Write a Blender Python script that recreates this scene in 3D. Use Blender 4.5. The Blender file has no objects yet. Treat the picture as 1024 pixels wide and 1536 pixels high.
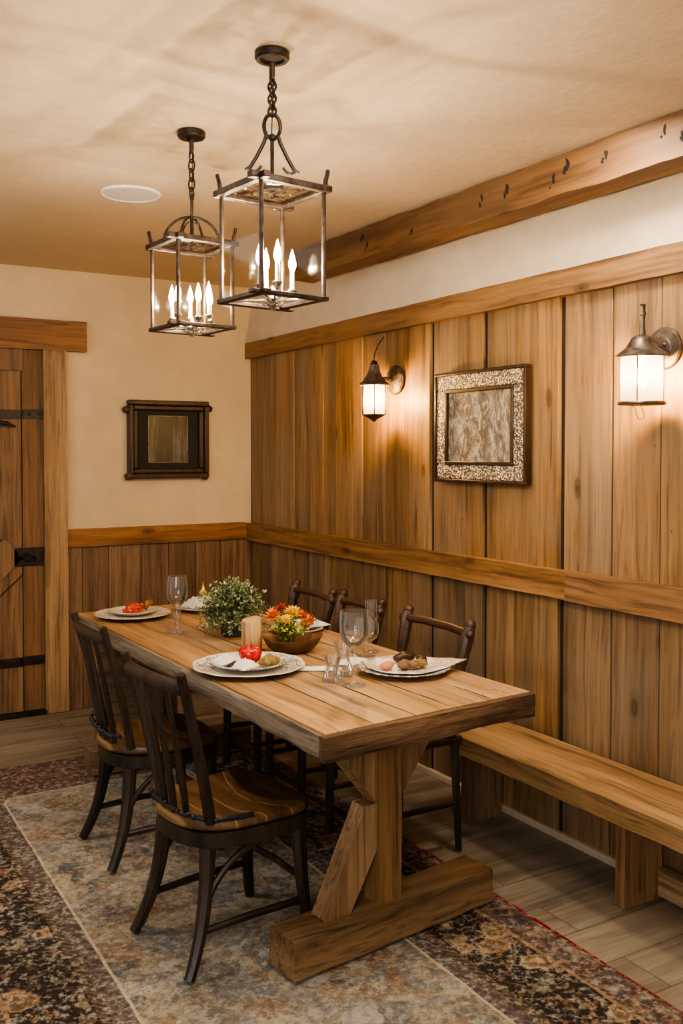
import bpy, bmesh, math, random
from mathutils import Vector, Matrix, noise
random.seed(7)
SC = bpy.context.scene
COL = SC.collection
PI = math.pi
R = math.radians

# ------------------------------------------------------------------ mesh builder
class MB:
    def __init__(s):
        s.v = []; s.f = []; s.r = []; s.cur = 0.0
    def rnd(s, x=None):
        s.cur = random.random() if x is None else x
        return s
    def add(s, vs, fs):
        b = len(s.v)
        s.v.extend(Vector(p) for p in vs)
        for f in fs:
            s.f.append(tuple(i + b for i in f)); s.r.append(s.cur)
        return s
    def hexa(s, p):          # 8 points: bottom loop 4, top loop 4 (ccw from above)
        return s.add(p, [(3, 2, 1, 0), (4, 5, 6, 7), (0, 1, 5, 4), (1, 2, 6, 5), (2, 3, 7, 6), (3, 0, 4, 7)])
    def box(s, x0, x1, y0, y1, z0, z1, m=None):
        p = [Vector(q) for q in ((x0, y0, z0), (x1, y0, z0), (x1, y1, z0), (x0, y1, z0), (x0, y0, z1), (x1, y0, z1), (x1, y1, z1), (x0, y1, z1))]
        if m: p = [m @ q for q in p]
        return s.hexa(p)
    def bar(s, a, b, w, h, up=(0, 0, 1)):      # rectangular bar from a to b
        a = Vector(a); b = Vector(b); d = (b - a).normalized(); up = Vector(up)
        sx = d.cross(up)
        if sx.length < 1e-4: sx = d.cross(Vector((1, 0, 0)))
        sx.normalize(); sy = sx.cross(d)
        sx = sx * w / 2; sy = sy * h / 2
        q = lambda c: [c - sx - sy, c + sx - sy, c + sx + sy, c - sx + sy]
        return s.add(q(a) + q(b), [(0, 1, 2, 3), (7, 6, 5, 4), (0, 4, 5, 1), (1, 5, 6, 2), (2, 6, 7, 3), (3, 7, 4, 0)])
    def tube(s, pts, rad, n=10, closed=False, flat=1.0, cap=True):
        pts = [Vector(p) for p in pts]; k = len(pts)
        if not isinstance(rad, (list, tuple)): rad = [rad] * k
        ref = None; vs = []
        for i, p in enumerate(pts):
            if closed: t = pts[(i + 1) % k] - pts[i - 1]
            else: t = pts[min(i + 1, k - 1)] - pts[max(i - 1, 0)]
            t.normalize()
            if ref is None:
                ref = t.cross(Vector((0, 0, 1)))
                if ref.length < 1e-3: ref = t.cross(Vector((0, 1, 0)))
            ref = ref - t * ref.dot(t); ref.normalize(); o = t.cross(ref)
            for j in range(n):
                a = 2 * PI * (j + .5) / n
                vs.append(p + ref * math.cos(a) * rad[i] + o * math.sin(a) * rad[i] * flat)
        fs = []
        for i in range(k if closed else k - 1):
            i2 = (i + 1) % k
            for j in range(n):
                j2 = (j + 1) % n
                fs.append((i * n + j, i2 * n + j, i2 * n + j2, i * n + j2)[::-1])
        if cap and not closed:
            fs.append(tuple(range(n))); fs.append(tuple(range((k - 1) * n, k * n))[::-1])
        return s.add(vs, fs)
    def lathe(s, prof, n=32, c=(0, 0, 0), fn=None, ang=0):
        vs = []; fs = []; k = len(prof)
        for (r_, z_) in prof:
            for j in range(n):
                a = 2 * PI * j / n + ang
                rr = r_; zz = z_
                if fn: rr, zz = fn(r_, z_, a)
                vs.append((c[0] + rr * math.cos(a), c[1] + rr * math.sin(a), c[2] + zz))
        for i in range(k - 1):
            for j in range(n):
                j2 = (j + 1) % n
                fs.append((i * n + j, i * n + j2, (i + 1) * n + j2, (i + 1) * n + j))
        if prof[0][0] > 1e-6: fs.append(tuple(range(n))[::-1])
        if prof[-1][0] > 1e-6: fs.append(tuple(range((k - 1) * n, k * n)))
        return s.add(vs, fs)
    def rough(s, x0, x1, y0, y1, z0, z1, step=.05, amp=.004, seed=0, corner=.006, warp=None):
        # a hewn timber: subdivided box, softened corners, noise on the faces
        nx = max(2, round((x1 - x0) / step)); ny = max(2, round((y1 - y0) / step)); nz = max(2, round((z1 - z0) / step))
        idx = {}; vs = []; fs = []
        c = Vector(((x0 + x1) / 2, (y0 + y1) / 2, (z0 + z1) / 2))
        def V(i, j, k):
            if (i, j, k) in idx: return idx[(i, j, k)]
            p = Vector((x0 + (x1 - x0) * i / nx, y0 + (y1 - y0) * j / ny, z0 + (z1 - z0) * k / nz))
            ex = [i in (0, nx), j in (0, ny), k in (0, nz)]
            q = p.copy()
            if sum(ex) >= 2:
                for a, (e, lo, hi) in enumerate(zip(ex, (x0, y0, z0), (x1, y1, z1))):
                    if e: q[a] += corner * (1 if abs(p[a] - lo) < 1e-9 else -1) * (.8 + .25 * noise.noise(p * 9 + Vector((seed, 3, 1))))
            d = noise.noise_vector(p * 7 + Vector((seed * 3.1, seed, 0))) + .5 * noise.noise_vector(p * 23 + Vector((seed, 0, 5)))
            q += d * amp
            idx[(i, j, k)] = len(vs); vs.append(warp(q) if warp else q)
            return idx[(i, j, k)]
        for i in range(nx):
            for j in range(ny):
                fs.append((V(i, j, 0), V(i, j + 1, 0), V(i + 1, j + 1, 0), V(i + 1, j, 0)))
                fs.append((V(i, j, nz), V(i + 1, j, nz), V(i + 1, j + 1, nz), V(i, j + 1, nz)))
        for i in range(nx):
            for k in range(nz):
                fs.append((V(i, 0, k), V(i + 1, 0, k), V(i + 1, 0, k + 1), V(i, 0, k + 1)))
                fs.append((V(i, ny, k), V(i, ny, k + 1), V(i + 1, ny, k + 1), V(i + 1, ny, k)))
        for j in range(ny):
            for k in range(nz):
                fs.append((V(0, j, k), V(0, j, k + 1), V(0, j + 1, k + 1), V(0, j + 1, k)))
                fs.append((V(nx, j, k), V(nx, j + 1, k), V(nx, j + 1, k + 1), V(nx, j, k + 1)))
        return s.add(vs, fs)
    def ball(s, c, rx, ry=None, rz=None, n=12, m=8, bump=0, seed=0):
        ry = ry or rx; rz = rz or rx; c = Vector(c); vs = [c + Vector((0, 0, -rz))]; fs = []
        for i in range(1, m):
            t = PI * i / m - PI / 2
            for j in range(n):
                a = 2 * PI * j / n
                d = Vector((rx * math.cos(t) * math.cos(a), ry * math.cos(t) * math.sin(a), rz * math.sin(t)))
                if bump: d *= 1 + bump * noise.noise(d * (1.6 / rx) + Vector((seed, seed * 2, 0)))
                vs.append(c + d)
        vs.append(c + Vector((0, 0, rz))); top = len(vs) - 1
        for j in range(n):
            fs.append((0, 1 + (j + 1) % n, 1 + j)); fs.append((top, 1 + (m - 2) * n + j, 1 + (m - 2) * n + (j + 1) % n))
        for i in range(m - 2):
            for j in range(n):
                a = 1 + i * n + j; b = 1 + i * n + (j + 1) % n
                fs.append((a, b, b + n, a + n))
        return s.add(vs, fs)
    def build(s, name, m, parent=None, smooth=35, bevel=0, xf=None, solid=0, sub=0):
        me = bpy.data.meshes.new(name)
        vs = [xf @ v for v in s.v] if xf else s.v
        me.from_pydata([tuple(v) for v in vs], [], s.f); me.update()
        at = me.attributes.new('rnd', 'FLOAT', 'FACE'); at.data.foreach_set('value', s.r)
        if smooth:
            me.shade_smooth(); me.set_sharp_from_angle(angle=R(smooth))
        else: me.shade_flat()
        me.materials.append(m)
        o = bpy.data.objects.new(name, me); COL.objects.link(o)
        if parent is not None: o.parent = parent
        if solid:
            q = o.modifiers.new('s', 'SOLIDIFY'); q.thickness = solid; q.offset = 0
        if sub:
            q = o.modifiers.new('u', 'SUBSURF'); q.levels = sub; q.render_levels = sub
        if bevel:
            q = o.modifiers.new('b', 'BEVEL'); q.width = bevel; q.segments = 2; q.limit_method = 'ANGLE'; q.angle_limit = R(40)
        return o

def tag(o, label=None, cat=None, group=None, kind=None):
    for k, v in (('label', label), ('category', cat), ('group', group), ('kind', kind)):
        if v: o[k] = v
    return o
def thing(name, label, cat, loc=(0, 0, 0), rz=0, group=None):
    o = bpy.data.objects.new(name, None); COL.objects.link(o)
    o.empty_display_size = .1
    o.location = loc; o.rotation_euler = (0, 0, rz)
    return tag(o, label, cat, group)
def struct(o): return tag(o, kind='structure')
def copy_tree(o, parent=None):
    c = o.copy(); COL.objects.link(c)
    if parent is not None: c.parent = parent
    for ch in [q for q in bpy.data.objects if q.parent == o]: copy_tree(ch, c)
    return c

# ------------------------------------------------------------------ materials
class G:
    def __init__(s, name):
        s.m = bpy.data.materials.new(name); s.m.use_nodes = True
        s.nt = s.m.node_tree; s.nt.nodes.clear()
        s.out = s.nt.nodes.new('ShaderNodeOutputMaterial')
    def n(s, t, ins=None, **props):
        q = s.nt.nodes.new('ShaderNode' + t)
        for k, v in props.items(): setattr(q, k, v)
        for k, v in (ins or {}).items(): s.set(q, k, v)
        return q
    def set(s, q, k, v):
        sock = q.inputs[k]
        if hasattr(v, 'outputs'): v = v.outputs[0]
        if isinstance(v, bpy.types.NodeSocket): s.nt.links.new(v, sock)
        else:
            if isinstance(v, (tuple, list)) and len(v) == 3 and sock.type == 'RGBA': v = (*v, 1)
            sock.default_value = v
    def math(s, op, a, b=0.0, c=None, clamp=False):
        d = {0: a, 1: b}
        if c is not None: d[2] = c
        return s.n('Math', d, operation=op, use_clamp=clamp).outputs[0]
    def vmath(s, op, a, b=None):
        d = {0: a}
        if b is not None: d[1] = b
        return s.n('VectorMath', d, operation=op).outputs[0]
    def ramp(s, fac, stops, interp='LINEAR'):
        q = s.n('ValToRGB', {0: fac}); cr = q.color_ramp; cr.interpolation = interp
        while len(cr.elements) < len(stops): cr.elements.new(.5)
        for e, (p, c) in zip(cr.elements, stops):
            e.position = p
            if isinstance(c, (int, float)): c = (c, c, c)
            e.color = (*c, 1)
        return q.outputs[0]
    def mix(s, f, a, b, blend='MIX'):
        q = s.n('Mix', data_type='RGBA', blend_type=blend)
        s.set(q, 0, f); s.set(q, 6, a); s.set(q, 7, b)
        return q.outputs[2]
    def noise(s, v, scale, detail=4, rough=.55, dist=0):
        return s.n('TexNoise', {'Vector': v, 'Scale': scale, 'Detail': detail, 'Roughness': rough, 'Distortion': dist}).outputs[0]
    def bsdf(s, col, rough=.5, metal=0, bump=None, bstr=.2, bdist=.01, spec=.5, **kw):
        b = s.n('BsdfPrincipled', {'Base Color': col, 'Roughness': rough, 'Metallic': metal, 'Specular IOR Level': spec})
        for k, v in kw.items(): s.set(b, k.replace('_', ' '), v)
        if bump is not None:
            q = s.n('Bump', {'Height': bump, 'Strength': bstr, 'Distance': bdist}); s.set(b, 'Normal', q)
        s.nt.links.new(b.outputs[0], s.out.inputs[0]); return s.m
    def obj(s): return s.n('TexCoord').outputs['Object']

def lin(r, g, b):
    f = lambda c: ((c / 255 + .055) / 1.055) ** 2.4 if c / 255 > .04045 else c / 255 / 12.92
    return (f(r), f(g), f(b))

def wood(name, dark, mid, light, axis='z', scale=1.0, rough=.55, knots=.35, var=.35, bump=.25, grey=None, greyamt=.4, spec=.4, warm=.0):
    g = G(name)
    co = g.obj()
    rn = g.n('Attribute', attribute_name='rnd').outputs['Fac']
    oi = g.n('ObjectInfo').outputs['Random']
    rr = g.math('ADD', rn, g.math('MULTIPLY', oi, 3.7))
    off = g.n('CombineXYZ', {0: g.math('MULTIPLY', rr, 13.1), 1: g.math('MULTIPLY', rr, 7.7), 2: g.math('MULTIPLY', rr, 11.3)})
    p = g.vmath('ADD', co, off)
    k = 'xyz'.index(axis)
    st = [1, 1, 1]; st[k] = .05
    st2 = [1, 1, 1]; st2[k] = .03
    wob = g.n('TexNoise', {'Vector': p, 'Scale': 2.2, 'Detail': 2}).outputs[1]
    pw = g.vmath('ADD', p, g.n('VectorMath', {0: wob, 'Scale': .035}, operation='SCALE').outputs[0])
    a = g.vmath('MULTIPLY', pw, tuple(st)); b = g.vmath('MULTIPLY', pw, tuple(st2))
    n1 = g.noise(a, 9 * scale, 5, .55, .45)
    n2 = g.noise(b, 70 * scale, 5, .65, .3)
    n3 = g.noise(p, 1.7, 3, .6)
    st3 = [1, 1, 1]; st3[k] = .055
    n4 = g.noise(g.vmath('MULTIPLY', pw, tuple(st3)), 24 * scale, 5, .6, .7)
    col = g.ramp(n1, [(.24, dark), (.46, mid), (.76, light)])
    col = g.mix(1.0, col, g.ramp(n2, [(.3, .46), (.5, .96), (.75, 1.16)]), 'MULTIPLY')
    col = g.mix(1.0, col, g.ramp(n4, [(.33, .48), (.43, .93), (.56, 1.02), (.68, 1.18)]), 'MULTIPLY')
    if grey: col = g.mix(g.math('MULTIPLY', g.ramp(n3, [(.42, 0), (.68, 1)]), greyamt), col, grey)
    # knots: sparse stretched cells
    ks = [1, 1, 1]; ks[k] = .42
    vo = g.n('TexVoronoi', {'Vector': g.vmath('MULTIPLY', pw, tuple(ks)), 'Scale': 5.5, 'Randomness': 1.0})
    pick = g.math('GREATER_THAN', g.n('SeparateColor', {0: vo.outputs['Color']}).outputs[0], 1 - knots)
    kd = g.ramp(vo.outputs['Distance'], [(.03, 1), (.055, .6), (.08, .75), (.11, .22), (.2, 0)])
    kn = g.math('MULTIPLY', kd, pick)
    col = g.mix(g.math('MULTIPLY', kn, .85), col, tuple(c * .28 for c in dark))
    sk = g.n('TexVoronoi', {'Vector': p, 'Scale': 15.0})
    spk = g.math('MULTIPLY', g.ramp(sk.outputs['Distance'], [(.035, 1), (.07, 0)]), g.math('GREATER_THAN', g.n('SeparateColor', {0: sk.outputs['Color']}).outputs[1], .82))
    col = g.mix(g.math('MULTIPLY', spk, .8), col, tuple(c * .15 for c in dark))
    n5 = g.noise(g.vmath('MULTIPLY', pw, tuple(st2)), 18 * scale, 6, .7, .2)
    col = g.mix(g.ramp(n5, [(.32, .75), (.41, 0)]), col, tuple(c * .5 for c in dark))
    # per board brightness
    f = g.math('FRACT', g.math('MULTIPLY', rr, 17.77))
    hv = g.n('HueSaturation', {'Color': col, 'Value': g.math('MULTIPLY_ADD', f, var * 2, 1 - var), 'Saturation': g.math('MULTIPLY_ADD', g.math('FRACT', g.math('MULTIPLY', rr, 5.31)), .14, .88 + warm)})
    h = g.math('ADD', g.math('MULTIPLY', n2, .6), g.math('MULTIPLY', n1, .6))
    h = g.math('SUBTRACT', h, kn)
    ro = g.math('MULTIPLY_ADD', n2, .25, rough - .12)
    return g.bsdf(hv.outputs[0], ro, 0, h, bump, .006, spec)

def metal_dark(name, col, rough=.45, metal=.8, sc=40):
    g = G(name); n = g.noise(g.obj(), sc, 4)
    c = g.mix(g.ramp(n, [(.35, 0), (.75, 1)]), tuple(x * .6 for x in col), tuple(min(1, x * 1.7) for x in col))
    return g.bsdf(c, g.math('MULTIPLY_ADD', n, .3, rough - .15), metal, n, .25, .002)

def plaster(name, c, sc=14, amt=.35, low=.86):
    g = G(name); p = g.obj()
    n = g.noise(p, sc, 8, .62); m = g.noise(p, 1.3, 3); f = g.noise(p, sc * 5, 3)
    col = g.mix(1, g.mix(1, c, g.ramp(m, [(.3, low), (.7, 1.04)]), 'MULTIPLY'), g.ramp(n, [(.3, .93), (.7, 1.04)]), 'MULTIPLY')
    return g.bsdf(col, .9, 0, g.math('ADD', n, g.math('MULTIPLY', f, .3)), amt, .012, .15)

def glass(name, tint=(1, 1, 1), gl=.55, ior=1.45, base=.0, rim_shine=0):
    g = G(name)
    fc = g.n('LayerWeight', {'Blend': .5}).outputs['Facing']
    fr = g.math('MULTIPLY_ADD', g.math('POWER', fc, 5.0), .95, .04)
    if rim_shine: fr = g.n('Fresnel', {'IOR': ior}).outputs[0]
    f = g.math('MULTIPLY_ADD', fr, gl, base, clamp=True)
    t = g.n('BsdfTransparent', {0: tint}); s_ = g.n('BsdfGlossy', {'Color': (1, 1, 1), 'Roughness': .03})
    mx = g.n('MixShader', {0: f, 1: t, 2: s_})
    if rim_shine:
        lw = g.n('LayerWeight', {'Blend': .35}).outputs['Facing']
        dif = g.n('MixShader', {0: .5, 1: g.n('BsdfTranslucent', {0: (1, 1, 1)}), 2: g.n('BsdfDiffuse', {0: (1, 1, 1)})})
        mx = g.n('MixShader', {0: g.math('MULTIPLY', g.ramp(lw, [(.3, .06), (.75, .35), (1, 1)]), rim_shine), 1: mx, 2: dif})  # white mixed in towards grazing angles paints the bright outlines of the glass
    g.nt.links.new(mx.outputs[0], g.out.inputs[0])
    return g.m

def simple(name, c, rough=.6, bump=None, **kw):
    g = G(name); n = g.noise(g.obj(), bump or 60, 4)
    col = g.mix(1, c, g.ramp(n, [(.3, .86), (.7, 1.06)]), 'MULTIPLY')
    return g.bsdf(col, rough, 0, n, .15, .002, **kw)

W = {}
BD, BM, BL = lin(96, 66, 38), lin(150, 108, 66), lin(184, 140, 92)
GREY = lin(126, 112, 92)
W['wall_z'] = wood('barn_boards', lin(82, 58, 32), lin(138, 102, 60), lin(168, 132, 86), 'z', 1, .5, .5, .16, .3, GREY, .45)
W['wall_low'] = wood('wainscot_boards', lin(80, 58, 34), lin(128, 97, 60), lin(158, 126, 86), 'z', 1, .55, .5, .2, .3, GREY, .5)
W['wain_back'] = wood('back_wainscot_boards', lin(78, 56, 38), lin(112, 84, 58), lin(136, 104, 74), 'z', 1, .6, .3, .2, .3)
W['rail_y'] = wood('rail_wood_y', lin(88, 60, 34), lin(134, 96, 56), lin(158, 120, 76), 'y', 1, .5, .4, .1, .25)
W['rail_x'] = wood('rail_wood_x', lin(96, 60, 28), lin(136, 90, 46), lin(152, 106, 58), 'x', 1, .55, .35, .1, .25)
W['beam_y'] = wood('beam_wood', lin(62, 42, 25), lin(114, 82, 50), lin(150, 114, 76), 'y', .8, .6, .5, .1, .7, lin(110, 84, 58), .5)
W['door_z'] = wood('door_wood', lin(86, 60, 36), lin(126, 92, 58), lin(146, 110, 72), 'z', 1, .6, .4, .15, .3)
W['jamb_z'] = wood('jamb_wood', lin(126, 98, 66), lin(160, 128, 92), lin(178, 146, 108), 'z', 1, .55, .6, .08, .25)
W['top_y'] = wood('tabletop_wood', lin(134, 98, 60), lin(182, 142, 96), lin(206, 170, 124), 'y', .8, .42, .35, .16, .25, lin(146, 112, 76), .4)
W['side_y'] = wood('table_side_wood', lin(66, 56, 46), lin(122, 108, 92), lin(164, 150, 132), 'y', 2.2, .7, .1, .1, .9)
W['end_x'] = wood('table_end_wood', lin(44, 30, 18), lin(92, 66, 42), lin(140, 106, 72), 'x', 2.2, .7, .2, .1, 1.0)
W['base_z'] = wood('trestle_wood_z', lin(104, 76, 46), lin(146, 112, 74), lin(168, 134, 94), 'z', 1, .5, .5, .12, .25)
W['base_x'] = wood('trestle_wood_x', lin(80, 60, 40), lin(122, 96, 66), lin(148, 120, 88), 'x', 1, .6, .35, .12, .45)
W['bench_y'] = wood('bench_wood', lin(128, 96, 60), lin(170, 134, 90), lin(194, 160, 116), 'y', 1, .5, .35, .12, .3)
W['bench_z'] = wood('bench_leg_wood', lin(100, 70, 42), lin(138, 102, 66), lin(158, 122, 82), 'z', 1, .55, .3, .12, .3)
W['seat'] = wood('chair_seat_wood', lin(58, 34, 16), lin(126, 80, 38), lin(170, 116, 62), 'x', .9, .36, .15, .2, .15, spec=.5)
W['seat_edge'] = wood('chair_dark_wood', lin(26, 19, 14), lin(44, 33, 25), lin(66, 50, 38), 'z', 1, .42, .1, .15, .15, spec=.5)
W['red_dark'] = wood('side_chair_wood', lin(36, 22, 16), lin(66, 42, 30), lin(92, 60, 44), 'y', 1, .4, .1, .15, .15, spec=.5)
W['bowl'] = wood('bowl_wood', lin(62, 40, 22), lin(110, 74, 44), lin(140, 100, 62), 'x', 2.5, .5, .2, .1, .3)
W['pillar'] = wood('pillar_wood', lin(160, 120, 70), lin(192, 150, 96), lin(206, 166, 112), 'z', 1.5, .55, .15, .1, .2)
W['frame_dark'] = wood('picture_frame_wood', lin(26, 17, 11), lin(48, 32, 21), lin(74, 50, 32), 'z', 2, .4, .1, .2, .3)
M_IRON = metal_dark('black_iron', (.035, .028, .024), .45, .7)
M_BRONZE = metal_dark('aged_bronze', (.06, .042, .032), .42, .75)
M_SCON = metal_dark('sconce_pewter', (.13, .10, .08), .4, .75)
M_CHROME = metal_dark('tarnished_silver', (.45, .41, .36), .25, .95)
M_PLASTER = plaster('cream_plaster', lin(212, 190, 156), 9, .6)
M_UPPER = plaster('upper_plaster', lin(218, 200, 174), 10, .25)
M_CEIL = plaster('ceiling_plaster', lin(210, 190, 162), 22, .3, .93)
M_PANE = glass('lantern_glass', (.985, .98, .97), .05)
M_GLASS = glass('drinking_glass', (.995, .995, .995), .9, 1.5, .03, .34)
M_SPK = simple('speaker_grille', lin(214, 214, 212), .7, 300)
M_SPKR = simple('speaker_rim', lin(238, 234, 226), .5)
M_CORD = simple('cord_dark', (.012, .014, .022), .3)

def emis(name, col, s, trans=(1, 1, 1)):
    g = G(name)
    e = g.n('Emission', {0: col, 1: s}); t = g.n('BsdfTransparent', {0: trans}); a = g.n('AddShader', {0: e, 1: t})
    g.nt.links.new(a.outputs[0], g.out.inputs[0]); g.m.cycles.emission_sampling = 'NONE'
    return g.m
M_FLAME = emis('flame_glow', (1, .82, .56), 40)
def shade_mat():
    g = G('frosted_shade')
    z = g.n('SeparateXYZ', {0: g.obj()}).outputs[2]
    s = g.ramp(g.math('MULTIPLY_ADD', z, 1 / .165, 0), [(0, .22), (.25, .45), (.5, 1), (.75, 1), (1, .5)])
    e = g.n('Emission', {0: (1, .84, .62), 1: g.math('MULTIPLY', s, 3.0)})
    t = g.n('BsdfTransparent', {0: (.62, .56, .48)}); d = g.n('BsdfTranslucent', {0: (.9, .85, .75)})
    mx = g.n('MixShader', {0: .02, 1: t, 2: d}); a = g.n('AddShader', {0: e, 1: mx})
    g.nt.links.new(a.outputs[0], g.out.inputs[0]); g.m.cycles.emission_sampling = 'NONE'
    return g.m
M_SHADE = shade_mat()

def floor_mat():
    g = G('floor_planks'); p = g.obj()
    br = g.n('TexBrick', {'Vector': p, 'Color1': (0, 0, 0, 1), 'Color2': (1, 1, 1, 1), 'Mortar': (.5, .5, .5, 1), 'Scale': 1.0, 'Mortar Size': .0022, 'Mortar Smooth': .3, 'Brick Width': 1.35, 'Row Height': .185})
    br.offset = .37; br.offset_frequency = 2
    r = g.n('SeparateColor', {0: br.outputs[0]}).outputs[0]
    o = g.n('CombineXYZ', {0: g.math('MULTIPLY', r, 9), 1: g.math('MULTIPLY', r, 5), 2: r})
    q = g.vmath('ADD', p, o)
    n = g.noise(g.vmath('MULTIPLY', q, (.1, 1, 1)), 12, 6, .6, .8); f = g.noise(g.vmath('MULTIPLY', q, (.04, 1, 1)), 80, 4)
    c = g.ramp(n, [(.28, lin(104, 93, 79)), (.5, lin(146, 133, 115)), (.75, lin(172, 160, 142))])
    c = g.mix(1, c, g.ramp(f, [(.3, .78), (.7, 1.08)]), 'MULTIPLY')
    c = g.mix(1, c, g.ramp(r, [(0, .78), (1, 1.12)]), 'MULTIPLY')
    c = g.mix(g.math('MULTIPLY', br.outputs[1], .75), c, lin(60, 46, 34))
    return g.bsdf(c, g.math('MULTIPLY_ADD', n, .2, .38), 0, g.math('SUBTRACT', f, br.outputs[1]), .15, .004)

RUG = (.37, 2.125, .6, 4.80)     # x0 x1 y0 y1
def rug_mat():
    g = G('persian_rug')
    p = g.obj(); sx = g.n('SeparateXYZ', {0: p})
    x0, x1, y0, y1 = RUG
    ax = g.math('ABSOLUTE', g.math('SUBTRACT', sx.outputs[0], (x0 + x1) / 2)); ay = g.math('ABSOLUTE', g.math('SUBTRACT', sx.outputs[1], (y0 + y1) / 2))
    wv = g.noise(p, 5, 2)
    d = g.math('SMOOTH_MAX', g.math('SUBTRACT', ax, (x1 - x0) / 2), g.math('SUBTRACT', ay, (y1 - y0) / 2), .12)
    e0 = g.math('MULTIPLY', d, -1.0)
    e = g.math('ADD', e0, g.math('MULTIPLY_ADD', wv, .012, -.006))
    # ---- field
    dn = g.n('TexNoise', {'Vector': p, 'Scale': 5.0, 'Detail': 5, 'Roughness': .65}).outputs[1]
    pd = g.vmath('ADD', p, g.n('VectorMath', {0: dn, 'Scale': .20}, operation='SCALE').outputs[0])
    dn2 = g.n('TexNoise', {'Vector': p, 'Scale': 26.0, 'Detail': 3}).outputs[1]
    pd2 = g.vmath('ADD', pd, g.n('VectorMath', {0: dn2, 'Scale': .045}, operation='SCALE').outputs[0])
    def cells(v, sc, stops, edge=.05, dark=None):
        a = g.n('TexVoronoi', {'Vector': v, 'Scale': sc}); r = g.n('SeparateColor', {0: a.outputs['Color']}).outputs[0]
        c = g.ramp(r, stops, 'CONSTANT')
        ring = g.math('SINE', g.math('MULTIPLY', a.outputs['Distance'], 17.0))
        c = g.mix(g.ramp(ring, [(.2, 0), (.6, .7)]), c, g.mix(.45, c, dark or lin(70, 60, 54)))
        b = g.n('TexVoronoi', {'Vector': v, 'Scale': sc}, feature='DISTANCE_TO_EDGE')
        return g.mix(g.ramp(b.outputs['Distance'], [(0, .5), (edge, 0)]), c, dark or lin(74, 64, 56))
    pal = [(0, lin(166, 154, 134)), (.15, lin(142, 138, 130)), (.28, lin(190, 182, 166)), (.42, lin(142, 110, 90)), (.5, lin(112, 120, 128)), (.62, lin(172, 158, 132)), (.74, lin(122, 116, 98)), (.82, lin(152, 116, 86)), (.89, lin(178, 176, 172)), (.95, lin(84, 84, 90))]
    big = cells(pd2, 7.5, pal); small = cells(pd2, 24, pal, .09)
    m = g.noise(pd, 4, 3)
    fld = g.mix(g.ramp(m, [(.4, .15), (.62, .85)]), big, small)
    fld = g.mix(g.ramp(g.noise(p, 2.2, 4), [(.35, .0), (.65, .4)]), fld, lin(150, 138, 118))
    # ---- dark floral border
    va = g.n('TexVoronoi', {'Vector': pd2, 'Scale': 7.5}); ra = g.n('SeparateColor', {0: va.outputs['Color']})
    fc = g.ramp(ra.outputs[0], [(0, lin(168, 136, 102)), (.3, lin(146, 134, 110)), (.55, lin(176, 150, 116)), (.75, lin(146, 100, 74)), (.9, lin(126, 122, 110))], 'CONSTANT')
    pet = g.math('SINE', g.math('MULTIPLY', va.outputs['Distance'], 24.0))
    fm = g.math('MULTIPLY', g.ramp(va.outputs['Distance'], [(.3, 1), (.42, 0)]), g.ramp(pet, [(.15, .35), (.6, 1)]))
    vs = g.n('TexVoronoi', {'Vector': pd2, 'Scale': 30}); rs = g.n('SeparateColor', {0: vs.outputs['Color']}).outputs[0]
    sm = g.math('MULTIPLY', g.ramp(vs.outputs['Distance'], [(.3, 1), (.5, 0)]), g.math('GREATER_THAN', rs, .35))
    bor = g.mix(g.math('MULTIPLY', sm, .75), lin(48, 40, 36), g.ramp(rs, [(.3, lin(122, 104, 82)), (.6, lin(140, 126, 98)), (.8, lin(132, 88, 60))], 'CONSTANT'))
    bor = g.mix(fm, bor, fc)
    # ---- outer mottled stripe and the striped guard bands
    vo = g.n('TexVoronoi', {'Vector': pd2, 'Scale': 24}); ro = g.n('SeparateColor', {0: vo.outputs['Color']}).outputs[0]
    outer = g.ramp(ro, [(0, lin(118, 102, 90)), (.25, lin(132, 100, 84)), (.45, lin(104, 94, 90)), (.65, lin(150, 132, 112)), (.85, lin(112, 76, 66))], 'CONSTANT')
    outer = g.mix(g.ramp(vo.outputs['Distance'], [(.35, 0), (.7, .7)]), outer, lin(60, 50, 48))
    st = g.ramp(g.math('SINE', g.math('MULTIPLY', g.math('ADD', sx.outputs[1], sx.outputs[0]), 230.0)), [(.3, lin(80, 68, 58)), (.7, lin(118, 96, 78))])
    gz = g.noise(pd2, 40, 3); grey = g.ramp(gz, [(.4, lin(82, 70, 68)), (.62, lin(118, 104, 96)), (.7, lin(150, 138, 122))])
    band = lambda lo, hi: g.math('MULTIPLY', g.math('GREATER_THAN', e, lo), g.math('LESS_THAN', e, hi))
    c = fld
    c = g.mix(band(-1, .452), c, lin(188, 172, 146))
    c = g.mix(band(-1, .442), c, grey)
    c = g.mix(band(-1, .385), c, st)
    c = g.mix(band(-1, .355), c, lin(60, 46, 38))
    c = g.mix(band(-1, .348), c, bor)
    c = g.mix(band(-1, .142), c, lin(144, 118, 88))
    c = g.mix(band(-1, .128), c, st)
    c = g.mix(band(-1, .112), c, outer)
    # the far border is redder
    red = g.math('MULTIPLY', g.ramp(g.math('SUBTRACT', sx.outputs[1], 4.30), [(0, 0), (.12, 1)]), g.math('LESS_THAN', e, .40))
    c = g.mix(red, c, g.mix(.55, outer, lin(106, 74, 66)))
    c = g.mix(g.math('LESS_THAN', e0, .013), c, lin(134, 14, 30))
    pile = g.noise(p, 420, 2); wear = g.noise(p, 45, 6, .75)
    c = g.mix(1, c, g.ramp(pile, [(.3, .78), (.7, 1.12)]), 'MULTIPLY')
    c = g.mix(g.ramp(wear, [(.5, 0), (.62, .6)]), c, lin(186, 180, 166))
    c = g.mix(g.ramp(wear, [(.34, .6), (.46, 0)]), c, lin(62, 54, 50))
    return g.bsdf(c, .95, 0, g.math('ADD', pile, wear), .35, .006, .1)

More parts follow.
